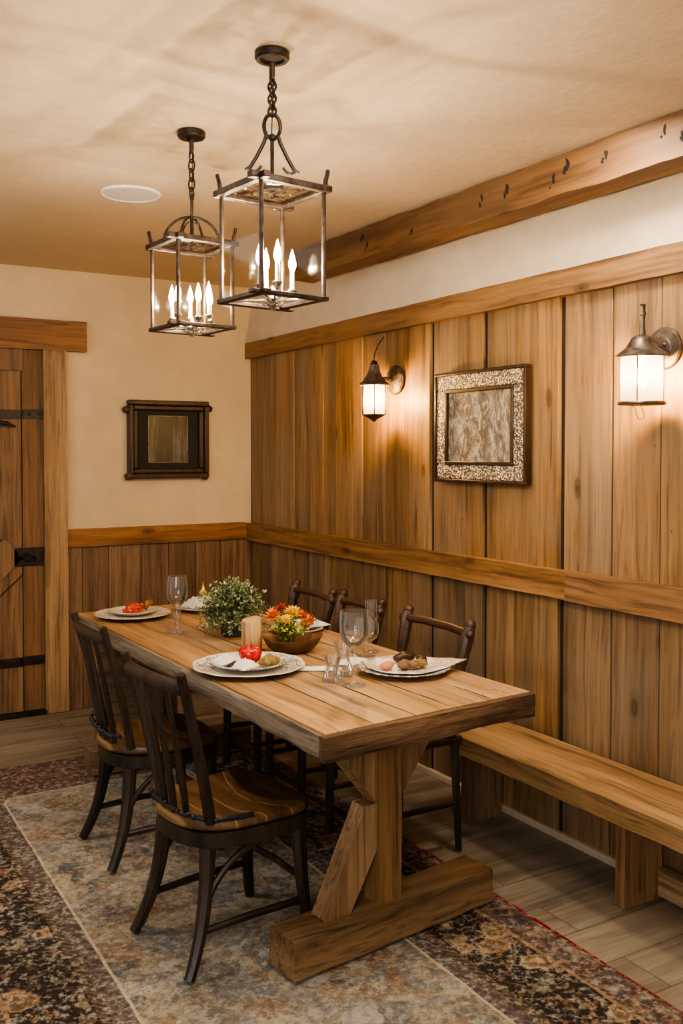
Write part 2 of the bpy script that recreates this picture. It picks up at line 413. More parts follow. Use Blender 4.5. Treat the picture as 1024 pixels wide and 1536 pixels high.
# ------------------------------------------------------------------ the room
XW, YB, ZC = 2.66, 5.72, 2.63
X0, Y0 = -1.6, -1.6
b = MB().box(X0, XW + .2, Y0, YB + .2, -.12, 0); struct(b.build('floor', floor_mat(), smooth=0))
b = MB().box(X0, XW + .2, Y0, YB + .2, ZC, ZC + .12); struct(b.build('ceiling', M_CEIL, smooth=0))
b = MB().box(XW + .022, XW + .16, Y0, YB + .14, 0, ZC); struct(b.build('wall_right', M_UPPER, smooth=0))
b = MB().box(X0, XW + .022, YB, YB + .14, 0, ZC); struct(b.build('wall_back', M_PLASTER, smooth=0))

seams = [(5.72, 0), (5.532, .004), (5.406, .004), (5.087, .009), (4.893, .009), (4.734, .003), (4.589, .012), (4.306, .004), (4.167, .012), (4.078, .003),
         (3.862, .004), (3.678, .026), (3.416, .003), (3.283, .022), (3.084, .003), (2.96, .003), (2.805, .026), (2.538, .014), (2.307, .007), (2.13, .004), (1.9, .012), (1.6, .009), (1.3, .01), (1.0, .005), (.7, .01), (.3, .009), (-.1, .01), (-.6, 0)]
deps = [.010, .014, .018, .012, .016, .010, .018, .012, .018, .016, .020, .012, .018, .010, .016, .020, .010, .016, .02]
up = MB(); lo = MB()
rr = random.Random(3)
for i in range(len(seams) - 1):
    (ya, ga), (yb, gb) = seams[i], seams[i + 1]
    dp = deps[i % len(deps)]
    up.rnd(rr.random()).box(XW + .021 - dp, XW + .021, yb + gb / 2, ya - ga / 2, 1.03, 2.20)
    lo.rnd(rr.random()).box(XW + .021 - dp, XW + .021, yb + gb / 2, ya - ga / 2, .0, 1.03)
struct(up.build('trim_1', W['wall_z'], bevel=.002)); struct(lo.build('trim_2', W['wall_low'], bevel=.002))
struct(MB().rnd(.3).rough(XW - .03, XW + .02, -.6, YB - .002, 2.163, 2.265, .06, .0022, 4, .003).build('trim_3', W['rail_y']))
struct(MB().rnd(.7).rough(XW - .028, XW + .02, 2.745, YB - .002, .973, 1.083, .06, .0022, 5, .004).rnd(.1).rough(XW - .032, XW + .02, -.6, 2.742, .971, 1.086, .06, .003, 9, .005).build('trim_4', W['rail_y']))
struct(MB().rnd(.5).rough(1.458, XW - .03, YB - .03, YB, .982, 1.088, .06, .002, 6, .003).build('trim_5', W['rail_x']))
bx = [1.456, 1.548, 1.708, 1.919, 2.093, 2.278, 2.449, 2.67]
wb = MB()
for i in range(len(bx) - 1):
    wb.rnd([.9, .2, .35, .5, .25, .6, .4][i]).box(bx[i] + .0015, bx[i + 1] - .0015, YB - [.014, .01, .013, .01, .014, .011, .013][i], YB, 0, .99)
struct(wb.build('trim_6', W['wain_back'], bevel=.002))
struct(MB().box(XW - .012, XW + .012, 2.31, YB - .02, 0, .028).build('baseboard_right', simple('pale_quarter_round', lin(196, 182, 160), .6), bevel=.003))

def bwarp(q):
    q.x += (2.8 - q.y) * .021; return q
struct(MB().rnd(.2).rough(2.44, 2.57, -.6, 4.60, 2.487, 2.632, .045, .006, 12, .008, bwarp).build('trim_7', W['beam_y']))

struct(MB().box(XW + .0203, XW + .0215, -.6, YB - .001, 0, 2.19).build('gap_shadow_sheet', simple('board_gap_shade', (.02, .013, .008), .9), smooth=0))  # added near-black sheet that paints the shadow in the gaps between boards
# nail pockets cut in the beam (dark gouges with splintered rims)
gm = simple('dark_gouge', (.012, .008, .006), .9)
gg = MB(); rg = random.Random(5)
for (y, z, l) in ((3.9, 2.59, .03), (3.86, 2.54, .03), (3.5, 2.53, .02), (3.02, 2.57, .04), (2.87, 2.57, .04), (2.62, 2.54, .035), (2.55, 2.59, .05), (2.37, 2.57, .03), (2.12, 2.59, .04), (2.04, 2.57, .05), (1.8, 2.56, .04)):
    x = 2.44 + (2.8 - y) * .021
    gg.ball((x + .001, y, z), .005, .009, l * .62, 10, 8, .9, y)
    gg.ball((x + .001, y + .014, z - l * .55), .005, .007, l * .34, 10, 8, .9, y + 1)
struct(gg.build('trim_8', gm))

# door at the back left
dr = struct(thing('door_1', None, None, (0, 0, 0)))
dm = MB()
YD = YB - .022
for i, (a, c_) in enumerate(((.62, .82), (.823, 1.005), (1.008, 1.196), (1.200, 1.322))):
    dm.rnd([.2, .6, .35, .8][i]).box(a, c_, YD, YB - .001, .03, 2.147)
o = dm.build('plank_panel', W['door_z'], dr, bevel=.002); o['kind'] = 'structure'
dm = MB().rnd(.55).box(.62, 1.205, YD - .016, YD, 2.02, 2.147)
dm.rnd(.4).hexa([(.75, YD - .014, .72), (.87, YD - .014, .60), (.87, YD, .60), (.75, YD, .72), (1.10, YD - .014, 1.05), (1.198, YD - .014, .93), (1.198, YD, .93), (1.10, YD, 1.05)])
o = dm.build('ledge_board', W['door_z'], dr, bevel=.002); o['kind'] = 'structure'
# shadow grooves of the diagonal brace
gv = MB().bar((1.03, YD - .001, 1.09), (1.165, YD - .001, .945), .006, .010, (0, 1, 0)).bar((1.03, YD - .001, .68), (1.20, YD - .001, .835), .006, .010, (0, 1, 0)).bar((1.198, YD - .001, .04), (1.198, YD - .001, 2.02), .004, .004, (0, 1, 0))
gv.build('groove', gm, dr)['kind'] = 'structure'
for z in (1.768, .325):
    q = MB().box(.62, 1.195, YD - .008, YD, z - .028, z + .024).box(1.203, 1.322, YD - .009, YD, z - .024, z + .028)
    q.ball((1.24, YD - .009, z), .008, .004, .008).ball((1.30, YD - .009, z), .008, .004, .008)
    q.build('strap_hinge', M_IRON, dr, bevel=.002)['kind'] = 'structure'
lt = MB().box(1.145, 1.33, YD - .014, YD, .885, .99)
lt.build('latch_plate', M_IRON, dr, bevel=.003)['kind'] = 'structure'
lt = MB().tube([(1.17, YD - .02, .945), (1.2, YD - .032, .962), (1.24, YD - .034, .95), (1.27, YD - .026, .93), (1.235, YD - .03, .915), (1.195, YD - .03, .928)], .006, 8)
lt.build('latch_loop', M_IRON, dr)['kind'] = 'structure'
hd = MB().tube([(.98, YD - .02, 1.735), (1.04, YD - .04, 1.725), (1.11, YD - .045, 1.712), (1.155, YD - .04, 1.695)], [.008, .017, .020, .008], 10, flat=.6).tube([(1.02, YD, 1.728), (1.02, YD - .04, 1.728)], .009, 8)
hd.build('handle', M_IRON, dr)['kind'] = 'structure'
th = MB().box(.62, 1.325, YD - .03, YB - .001, 0, .028).build('threshold', M_IRON, dr); th['kind'] = 'structure'
jb = MB().rnd(.4).rough(1.322, 1.457, YB - .048, YB, 0, 2.15, .06, .0025, 21, .004).rnd(.6).rough(.48, .618, YB - .048, YB, 0, 2.15, .06, .0025, 22, .004)
struct(jb.build('door_frame_1', W['jamb_z']))
struct(MB().rnd(.15).rough(.36, 1.575, YB - .058, YB, 2.15, 2.328, .06, .003, 23, .005).build('door_frame_2', W['rail_x']))

# ------------------------------------------------------------------ rug
x0, x1, y0, y1 = RUG
rb = MB(); nx, ny = 50, 110
vs = []; fs = []
for j in range(ny + 1):
    for i in range(nx + 1):
        x = x0 + (x1 - x0) * i / nx; y = y0 + (y1 - y0) * j / ny
        ed = min(i, nx - i, j, ny - j)
        vs.append((x + (.006 * math.sin(y * 3) if i in (0, nx) else 0), y + (.008 * math.sin(x * 4) if j in (0, ny) else 0), .004 if ed == 0 else .0085))
for j in range(ny):
    for i in range(nx):
        a = j * (nx + 1) + i; fs.append((a, a + 1, a + nx + 2, a + nx + 1))
rb.add(vs, fs)
tag(rb.build('area_rug', rug_mat(), smooth=60), 'faded oriental rug with floral borders and red bound edge under the dining table', 'rug')

# ------------------------------------------------------------------ dining table
tb = thing('dining_table', 'rustic trestle dining table with thick hewn plank top', 'table', (1.66, 3.45, 0))
org = Vector((1.66, 3.45, 0))
def tw(q):       # table plan: u 0..1 across, v 0..1 along -> hewn quad
    u, v = q.x, q.y
    A, B, C_, D = Vector((1.276, 2.262)), Vector((2.115, 2.335)), Vector((2.045, 4.70)), Vector((1.209, 4.65))
    w = A * (1 - u) * (1 - v) + B * u * (1 - v) + C_ * u * v + D * (1 - u) * v
    return Vector((w.x - org.x, w.y - org.y, q.z))
class TM(MB):
    def slab(s, u0, u1, v0, v1, z0, z1, nu, nv, nz, amp, seed, corner=.004):
        def warp(q):
            e = Vector((u0 + (u1 - u0) * q.x, v0 + (v1 - v0) * q.y, z0 + (z1 - z0) * q.z))
            w = tw(e)
            return w
        idx = {}; vs = []; fs = []
        def V(i, j, k):
            if (i, j, k) in idx: return idx[(i, j, k)]
            p = warp(Vector((i / nu, j / nv, k / nz)))
            ex = (i in (0, nu)) + (j in (0, nv)) + (k in (0, nz))
            d = noise.noise_vector(p * 8 + Vector((seed, 0, 0))) * amp + noise.noise_vector(p * 30 + Vector((0, seed, 0))) * amp * .6
            if k == nz: d.z *= .3
            if ex >= 2:
                c = corner * (.7 + .6 * noise.noise(p * 12))
                if k == nz: d.z -= c * .6
                if k == 0: d.z += c
                if i == 0: d.x += c
                if i == nu: d.x -= c
                if j == 0: d.y += c
                if j == nv: d.y -= c
            idx[(i, j, k)] = len(vs); vs.append(p + d); return idx[(i, j, k)]
        for i in range(nu):
            for j in range(nv):
                fs.append((V(i, j, 0), V(i, j + 1, 0), V(i + 1, j + 1, 0), V(i + 1, j, 0))); fs.append((V(i, j, nz), V(i + 1, j, nz), V(i + 1, j + 1, nz), V(i, j + 1, nz)))
            for k in range(nz):
                fs.append((V(i, 0, k), V(i + 1, 0, k), V(i + 1, 0, k + 1), V(i, 0, k + 1))); fs.append((V(i, nv, k), V(i, nv, k + 1), V(i + 1, nv, k + 1), V(i + 1, nv, k)))
        for j in range(nv):
            for k in range(nz):
                fs.append((V(0, j, k), V(0, j, k + 1), V(0, j + 1, k + 1), V(0, j + 1, k))); fs.append((V(nu, j, k), V(nu, j + 1, k), V(nu, j + 1, k + 1), V(nu, j, k + 1)))
        return s.add(vs, fs)
ub = [.025, .235, .42, .60, .80, 1.0]
tp = TM()
for i in range(5):
    tp.rnd([.12, .55, .33, .78, .41][i]).slab(ub[i] + .0008, ub[i + 1] - .0008, .012, .999, .695, .760, 4, 46, 2, .0016, i * 5, .0022)
tp.build('tabletop', W['top_y'], tb, smooth=50)
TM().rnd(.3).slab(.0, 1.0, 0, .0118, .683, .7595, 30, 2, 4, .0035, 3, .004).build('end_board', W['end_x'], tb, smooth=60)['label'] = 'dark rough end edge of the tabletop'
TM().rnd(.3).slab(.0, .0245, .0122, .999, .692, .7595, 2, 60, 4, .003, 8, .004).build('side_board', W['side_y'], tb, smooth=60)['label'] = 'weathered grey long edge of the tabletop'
# drying cracks between the planks
ck = MB(); rc = random.Random(4)
for u, v0, v1 in ((.42, .03, .2), (.60, .025, .17), (.80, .02, .1), (.235, .1, .45), (.42, .35, .7), (.6, .3, .5), (.9, .02, .055), (.8, .3, .8)):
    pts = [tw(Vector((u + rc.uniform(-.003, .003), v0 + (v1 - v0) * t / 10, .7596))) for t in range(11)]
    ck.tube(pts, [.0005] + [.0012 + .0015 * rc.random() for _ in range(9)] + [.0005], 5, flat=.5)
ck.build('crack', gm, tb)
T0 = .76
def trestle(y, far=False):
    XF = Matrix.Identity(4) if far else (Matrix.Translation((1.635 - org.x, 2.51 - org.y, 0)) @ Matrix.Rotation(R(7), 4, 'Z') @ Matrix.Translation((-(1.635 - org.x), -(y - org.y), 0)))
    m = lambda x, yy, z: (x - org.x, yy - org.y, z)
    f = MB().rnd(.2 + .3 * far).rough(1.245 - org.x, 2.065 - org.x, y - .068 - org.y, y + .068 - org.y, .0145, .136, .05, .0035, 31 + far, .006)
    f.build('foot', W['base_x'], tb, smooth=60, xf=XF)
    MB().rnd(.4).rough(1.583 - org.x, 1.676 - org.x, y - .04 - org.y, y + .04 - org.y, .135, .694, .05, .002, 33 + far, .004).build('post', W['base_z'], tb, smooth=60, xf=XF)
    yy0, yy1 = y - .032 - org.y, y + .032 - org.y
    def plank(poly, nm, seed):
        mb = MB().rnd(seed)
        n = len(poly)
        vs = [(x - org.x, yy0, z) for x, z in poly] + [(x - org.x, yy1, z) for x, z in poly]
        mb.add(vs, [tuple(range(n)), tuple(range(n, 2 * n))[::-1]] + [(i, i + n, (i + 1) % n + n, (i + 1) % n)[::-1] for i in range(n)])
        return mb.build(nm, W['base_z'], tb, bevel=.003, xf=XF)
    plank([(1.582, .455), (1.582, .625), (1.52, .692), (1.385, .692)][::1], 'brace', .1)
    plank([(1.677, .455), (1.862, .692), (1.745, .692), (1.677, .60)], 'brace', .6)
    plank([(1.375, .138), (1.475, .138), (1.582, .315), (1.582, .45), (1.535, .45)], 'brace', .9)
    MB().rnd(.3).rough(1.32 - org.x, 2.0 - org.x, y - .05 - org.y, y + .05 - org.y, .665, .694, .06, .002, 35, .003).build('cleat', W['base_x'], tb, smooth=60) if far else None
trestle(2.475)
trestle(4.49, True)
MB().rnd(.8).rough(1.25 - org.x, 1.58 - org.x, 4.375 - org.y, 4.42 - org.y, .20, .69, .05, .003, 40, .004).build('end_panel', W['base_x'], tb, smooth=60)

# ------------------------------------------------------------------ bench
bn = thing('bench', 'long plank bench on slab legs along the panelled wall', 'bench', (2.47, 2.0, 0))
bo = Vector((2.47, 2.0, 0))
MB().rnd(.3).rough(2.318 - bo.x, 2.622 - bo.x, .2 - bo.y, 3.22 - bo.y, .348, .42, .05, .0018, 51, .007).build('seat', W['bench_y'], bn, smooth=60)
for y in (2.265, .55, 3.12):
    MB().rnd(.5).rough(2.428 - bo.x, 2.612 - bo.x, y - .021 - bo.y, y + .021 - bo.y, .0, .350, .05, .002, 52 + y, .003).build('leg', W['bench_z'], bn, smooth=60)
MB().rnd(.6).rough(2.585 - bo.x, 2.622 - bo.x, .572 - bo.y, 2.243 - bo.y, .012, .112, .06, .002, 55, .004).build('stretcher', W['bench_y'], bn, smooth=60)

# ------------------------------------------------------------------ spindle chairs (open side)
def bez(a, b, c, n=10):
    a, b, c = Vector(a), Vector(b), Vector(c)
    return [a * (1 - t) ** 2 + b * 2 * t * (1 - t) + c * t * t for t in [i / n for i in range(n + 1)]]
def seat_outline(n=72, grow=0.0):
    # D-shaped seat: x forward; round at the back, flatter at the front
    pts = []
    for i in range(n):
        a = 2 * PI * i / n
        c, s = math.cos(a), math.sin(a)
        p = 2.5 if c < 0 else 4.5
        rr = (abs(c) ** p + abs(s) ** p) ** (-1 / p)
        x = rr * c * (.215 + grow); wy = .205 + .012 * c
        y = rr * s * (wy + grow)
        pts.append((x, y))
    return pts
def spindle_chair(label, loc, rz, group, post_top=.915):
    t = thing('spindle_chair', label, 'chair', loc, rz, group)
    # seat slab, dished
    o0 = seat_outline(); mb = MB(); n = len(o0); vs = []; fs = []
    lv = [(.93, .424), (1.0, .430), (1.012, .441), (.99, .452), (.90, .4545), (.7, .4475), (.45, .442), (.2, .441)]
    for k, (s_, z) in enumerate(lv):
        for x, y in o0:
            zz = z + (.006 * (x / .215) ** 2 if k > 2 else 0) - (.010 if x > .17 and k > 1 else 0) * min(1, (x - .17) / .04)
            vs.append((x * s_, y * s_, zz))
    for k in range(len(lv) - 1):
        for j in range(n):
            j2 = (j + 1) % n; fs.append((k * n + j, k * n + j2, (k + 1) * n + j2, (k + 1) * n + j))
    fs.append(tuple(range(n))[::-1]); fs.append(tuple(range((len(lv) - 1) * n, len(lv) * n)))
    mb.rnd(.35).add(vs, fs); mb.build('seat', M_SEAT, t, smooth=60)
    # apron ring below
    mb = MB(); vs = []; fs = []
    for s_, z in ((.955, .4235), (.985, .419), (.985, .375), (.955, .372), (.86, .372), (.86, .4235)):
        for x, y in o0: vs.append((x * s_, y * s_, z))
    for k in range(6):
        for j in range(n):
            j2 = (j + 1) % n; k2 = (k + 1) % 6; fs.append((k * n + j, k * n + j2, k2 * n + j2, k2 * n + j)[::-1])
    mb.add(vs, fs).build('apron', W['seat_edge'], t, smooth=50)
    # legs
    for sgn in (-1, 1):
        p = bez((-.150, sgn * .140, .375), (-.155, sgn * .150, .16), (-.235, sgn * .182, .0175), 12)
        MB().tube(p, [.026 - .009 * (i / 12) for i in range(13)], 8).build('leg', W['seat_edge'], t)
        p = bez((.165, sgn * .158, .375), (.172, sgn * .165, .18), (.195, sgn * .178, .0135), 10)
        MB().tube(p, [.025 - .008 * (i / 10) for i in range(11)], 8).build('leg', W['seat_edge'], t)
        # bentwood bracket from rear leg up to the apron
        p = bez((-.178, sgn * .157, .175), (-.135, sgn * .16, .33), (.03, sgn * .172, .373), 12)
        MB().tube(p, .011, 8).build('bracket', W['seat_edge'], t)
        MB().tube([(-.182, sgn * .160, .135), (0, sgn * .166, .139), (.176, sgn * .170, .135)], [.011, .012, .011], 8).build('stretcher', W['seat_edge'], t)
        # back post
        a = Vector((-.150, sgn * .158, .452)); c = Vector((-.262, sgn * .186, post_top))
        p = bez(a, (-.185, sgn * .165, .66), c, 10)
        MB().tube(p, [.021 - .004 * i / 10 for i in range(11)], 6, flat=.85).build('back_post', W['seat_edge'], t, smooth=30)
    MB().tube([(.176, -.17, .20), (.182, 0, .204), (.176, .17, .20)], [.010, .012, .010], 8).build('stretcher', W['seat_edge'], t)
    # crest rail, slightly bowed
    p = bez((-.252, -.182, post_top - .046), (-.288, 0, post_top - .036), (-.252, .182, post_top - .046), 14)
    MB().tube(p, [.014] + [.0175] * 13 + [.014], 10, flat=1.25).build('crest_rail', W['seat_edge'], t)
    for k in range(4):
        f = (k + .75) / 4.5
        yb_, yt = -.125 + .25 * f, -.15 + .30 * f
        xb = -.172 - .028 * (1 - (2 * f - 1) ** 2); xt = -.262 - .02 * (1 - (2 * f - 1) ** 2)
        MB().tube(bez((xb, yb_, .452), ((xb + xt) / 2 + .012, (yb_ + yt) / 2, .66), (xt + .004, yt, post_top - .046), 8), [.010, .011, .012, .011, .010, .009, .009, .0085, .008], 7).build('spindle', W['seat_edge'], t)
    return t
def seat_mat():
    g = G('saddle_seat')
    co = g.obj(); sx = g.n('SeparateXYZ', {0: co})
    oi = g.n('ObjectInfo').outputs['Random']
    p = g.vmath('ADD', co, g.n('CombineXYZ', {0: oi, 1: g.math('MULTIPLY', oi, 4), 2: 0.0}).outputs[0])
    n1 = g.noise(g.vmath('MULTIPLY', p, (1, .16, 1)), 16, 5, .6, .8); n2 = g.noise(g.vmath('MULTIPLY', p, (1, .05, 1)), 110, 4)
    c = g.ramp(n1, [(.25, lin(58, 42, 28)), (.5, lin(104, 77, 50)), (.75, lin(140, 107, 72))])
    c = g.mix(1, c, g.ramp(n2, [(.3, .75), (.7, 1.08)]), 'MULTIPLY')
    # glued staves across the seat, with pale joint lines that bow
    bow = g.math('MULTIPLY', g.math('POWER', sx.outputs[1], 2.0), -1.1)
    v = g.math('MULTIPLY_ADD', g.math('ADD', sx.outputs[0], bow), 11.0, .35)
    fr = g.math('FRACT', v); fl = g.math('FLOOR', v)
    tone = g.math('FRACT', g.math('MULTIPLY', fl, .377))
    c = g.mix(1, c, g.ramp(tone, [(0, .72), (1, 1.12)]), 'MULTIPLY')
    c = g.mix(g.ramp(g.math('ABSOLUTE', g.math('SUBTRACT', fr, .5)), [(.455, 0), (.485, .55)]), c, lin(176, 136, 92))
    front = g.ramp(g.math('ADD', g.math('ADD', sx.outputs[0], g.math('MULTIPLY', sx.outputs[1], .12)), bow), [(.095, 0), (.105, .86)])
    c = g.mix(front, c, lin(40, 28, 18))
    return g.bsdf(c, .38, 0, g.math('ADD', n1, n2), .12, .003, .5)
M_SEAT = seat_mat()
grp = 'spindle back chairs on the open side of the table'
ch1 = spindle_chair('dark spindle-back chair with glossy plank seat, closest to the table\'s rough end', (1.205, 2.765, 0), R(7), grp)
ch2 = copy_tree(ch1)
ch2.location = (1.245, 3.56, 0); ch2.rotation_euler = (0, 0, R(1))
ch2['label'] = 'dark spindle-back chair with beaded cord wrapped round its spindles, nearer the plank door'
# cords tied round the backs
def cord(t, pts, beads, seed, nm):
    q = MB(); rs = random.Random(seed)
    q.tube(pts, .006, 6)
    P_ = [Vector(p) for p in pts]
    for i in range(beads):
        f = i / beads * (len(P_) - 1); k = int(f); p = P_[k].lerp(P_[k + 1], f - k)
        q.ball(p + Vector((rs.uniform(-.005, .005), rs.uniform(-.004, .004), rs.uniform(-.003, .007))), rs.uniform(.005, .009), n=8, m=6)
    return q.build(nm, M_CORD, t)
cord(ch1, [(-.168, .178, .472), (-.206, .10, .478), (-.219, 0, .476), (-.206, -.10, .472), (-.176, -.172, .470)], 22, 1, 'beaded_cord')
MB().bar((-.150, -.178, .463), (-.02, -.192, .460), .010, .013).build('strap_end', M_CORD, ch1, bevel=.002)
MB().ball((-.165, .155, .475), .026, .028, .024, 12, 8, .5, 2).ball((-.19, .10, .473), .02, .026, .02, 12, 8, .5, 3).build('cord_knot', W['seat_edge'], ch1)
cord(ch2, [(-.185, .176, .515), (-.225, .10, .512), (-.236, 0, .505), (-.226, -.10, .500), (-.195, -.172, .505)], 30, 2, 'beaded_cord')

# ------------------------------------------------------------------ rail back chairs on the wall side
def rail_chair(label, loc, rz, group, w=.2):
    t = thing('rail_back_chair', label, 'chair', loc, rz, group)
    wood_ = W['red_dark']
    s = MB().rnd(.4).rough(-.185, .185, -w + .004, w - .004, .43, .455, .05, .001, 3, .004)
    s.build('seat', W['seat_edge'], t, smooth=60)
    for sg in (-1, 1):
        MB().tube([(-.165, sg * (w - .025), .43), (-.178, sg * (w - .012), .0094)], [.021, .016], 4).build('leg', W['seat_edge'], t, smooth=20)
        MB().tube([(.165, sg * (w - .025), .43), (.172, sg * (w - .018), .0094)], [.023, .018], 4).build('leg', W['seat_edge'], t, smooth=20)
        MB().tube([(-.17, sg * (w - .022), .19), (.168, sg * (w - .022), .19)], .012, 6).build('stretcher', W['seat_edge'], t)
        pr = bez((-.150, sg * (w - .022), .455), (-.165, sg * (w - .02), .68), (-.225, sg * (w - .005), .872), 10)
        MB().tube(pr, [.019] * 6 + [.021, .024, .026, .027, .021], 10).ball((-.228, sg * (w - .005), .880), .022, n=12, m=8).build('back_post', wood_, t)
    MB().tube([(.168, -w + .02, .30), (.168, w - .02, .30)], .014, 6).tube([(.168, -w + .02, .12), (.168, w - .02, .12)], .012, 6).build('stretcher', W['seat_edge'], t)
    MB().tube([(-.212, -w - .012, .846), (-.222, -w * .4, .853), (-.222, w * .4, .853), (-.212, w + .012, .846)], [.017, .0165, .0165, .017], 10).ball((-.211, w + .012, .846), .019, n=12, m=8).ball((-.211, -w - .012, .846), .019, n=12, m=8).build('crest_rail', wood_, t)
    MB().tube([(-.160, -w + .03, .62), (-.163, w - .03, .62)], .011, 8).build('back_rail', wood_, t)
    return t
grp2 = 'rail back chairs between table and wall'
r1 = rail_chair('dark round-rail chair behind the pair of tall wine glasses, nearest the plank bench', (2.058, 3.105, 0), PI, grp2, .215)
r2 = copy_tree(r1); r2.location = (2.05, 3.68, 0); r2.scale = (1, .8, 1)
r2['label'] = 'middle of the three round-rail chairs on the panelled wall side of the table'
r3 = copy_tree(r1); r3.location = (2.05, 4.135, 0); r3.scale = (1, .9, .99)
r3['label'] = 'round-rail chair behind the orange and yellow flowers, deepest into the panelled corner'

# ------------------------------------------------------------------ pendant lanterns
def link(mb, c, ln, wd, r_, ang):
    pts = []
    for i in range(16):
        a = 2 * PI * i / 16
        u = math.cos(a) * wd; v = math.sin(a) * ln
        pts.append((c[0] + u * math.cos(ang), c[1] + u * math.sin(ang), c[2] + v))
    mb.tube(pts, r_, 6, closed=True)
def lantern(label, loc, rz, s, style, ncand, frame_top, frame_bot, ring_z):
    t = thing('pendant_lantern', label, 'pendant lamp', loc, rz, 'square glass pendant lanterns over the table')
    H = ZC - loc[2]
    ZL = lambda z: z - loc[2]
    MB().lathe([(0, H - .014), (.030, H - .015), (.034, H - .022), (.043, H - .023), (.047, H - .018), (.0475, H - .005), (.044, H - .001), (0, H - .001)], 40).build('canopy', M_IRON, t)
    MB().lathe([(0, H - .075), (.006, H - .074), (.008, H - .06), (.008, H - .03), (.0, H - .03)], 14).build('stem', M_BRONZE, t)
    # chain
    top = H - .068; bot = ZL(ring_z)
    k = 6 if style == 0 else 5; st = (top - bot) / k; mb = MB()
    for i in range(k):
        link(mb, (0, 0, top - st * (i + .5)), st * .5 + .006, .0115, .0032, R(30) + (PI / 2 if i % 2 else 0))
    mb.tube([(0.003, 0, top), (.004, .003, (top + bot) / 2), (0, .003, bot - .06)], .0016, 6)
    mb.build('chain', M_IRON, t)
    ft, fb = ZL(frame_top), ZL(frame_bot)
    hb = ft + .012
    mb = MB()
    if style == 0:      # ring and splayed arms
        link(mb, (0, 0, bot - .032), .034, .0225, .0055, R(-25))
        for a in (R(-25), R(155)):
            q = lambda rad, z: (rad * math.cos(a), rad * math.sin(a), z)
            mb.tube([q(.016, bot - .055), q(.022, bot - .075), q(.042, bot - .115), q(.060, bot - .145), q(.074, bot - .152)], [.005, .0055, .0055, .0055, .003], 8)
            mb.tube(bez(q(.064, bot - .148), q(.045, bot - .165), q(.03, bot - .140), 6), .004, 6)
        mb.tube([(0, 0, bot - .058), (0, 0, hb + .01)], .0055, 8)
        mb.ball((0, 0, bot - .062), .011, n=10, m=7)
        mb.lathe([(.034, hb - .01), (.032, hb + .008), (.022, hb + .022), (.010, hb + .03), (0, hb + .032)], 20)
    else:               # crossing hoops
        link(mb, (0, 0, bot - .03), .042, .013, .0045, R(60))
        for a in (R(-25), R(65), R(20)):
            w_ = .095 if a != R(20) else .055
            p = []
            for i in range(17):
                th_ = PI * i / 16
                p.append((w_ * math.cos(th_) * math.cos(a), w_ * math.cos(th_) * math.sin(a), hb - .006 + .092 * math.sin(th_)))
            mb.tube(p, .0045, 8)
        mb.tube([(0, 0, bot - .06), (0, 0, hb - .005)], .006, 8)
        for a in (0, 2.1, 4.2):
            mb.tube(bez((.012 * math.cos(a), .012 * math.sin(a), hb + .07), (.05 * math.cos(a), .05 * math.sin(a), hb + .05), (.03 * math.cos(a), .03 * math.sin(a), hb), 8), .003, 6)
    mb.build('hanger', M_IRON, t)
    # square frames with bars running past the corners
    def frame(z, half, ext, w, h, nm):
        mb = MB()
        for i in range(4):
            m_ = Matrix.Rotation(PI / 2 * i, 4, 'Z')
            ea, eb = ((w * .5, ext), (ext, w * .5), (w * .5, ext), (ext, w * .5))[i]
            mb.box(-half - ea, half + eb, half - w / 2, half + w / 2, z - h / 2 + .0012 * i, z + h / 2 + .0012 * i, m_)
        return mb.build(nm, M_BRONZE, t, bevel=.0025)
    hp = .098 * s
    frame(ft, hp * 1.06, .033 * s, .022 * s, .017, 'top_frame')
    frame(fb, hp * 1.0, .034 * s, .021 * s, .012, 'bottom_frame')
    for i in range(4):
        a = PI / 4 + PI / 2 * i; x, y = math.cos(a) * hp * 1.414, math.sin(a) * hp * 1.414
        mb = MB().tube([(x, y, fb), (x, y, ft)], .0062 * s, 8)
        if i % 2: mb.tube([(x * 1.02, y * 1.02, ft), (x * 1.035, y * 1.035, ft + .025), (x * 1.075, y * 1.075, ft + .048)], [.007, .0065, .0055], 8).ball((x * 1.077, y * 1.077, ft + .050), .0065, n=8, m=6)
        mb.build('corner_post', M_BRONZE, t)
        m_ = Matrix.Rotation(PI / 2 * i, 4, 'Z')
        MB().box(-hp + .006, hp - .006, hp - .0012, hp + .0012, fb + .007, ft - .009, m_).build('glass_pane', M_PANE, t, smooth=0)
    MB().box(-hp, hp, -hp, hp, ft + .0, ft + .0025).build('roof_pane', M_WAVY, t, smooth=0)
    # bottom cluster: arms, cups, candles
    mb = MB().lathe([(0, fb - .026), (.006, fb - .024), (.014, fb - .012), (.010, fb - .004), (.018, fb + .006), (.010, fb + .018), (.006, fb + .04), (0, fb + .042)], 16)
    for i in range(6):
        a = PI / 3 * i + .3
        mb.tube(bez((0, 0, fb - .004), (.035 * math.cos(a), .035 * math.sin(a), fb - .020), (.028 * math.cos(a), .028 * math.sin(a), fb + .006), 8), [.004 - .0003 * k for k in range(9)], 6)
    for i in range(4):
        a = PI / 4 + PI / 2 * i
        mb.tube([(0, 0, fb + .002), (hp * 1.3 * math.cos(a), hp * 1.3 * math.sin(a), fb + .002)], .0035, 6)
    mb.build('finial', M_CHROME, t)
    spots = ([(-.060, -.030), (-.014, -.046), (.064, -.002), (.022, .066)], [(-.060, .030), (-.060, -.016), (-.008, -.062), (.036, -.052), (.070, .006), (.024, .062)])[style]
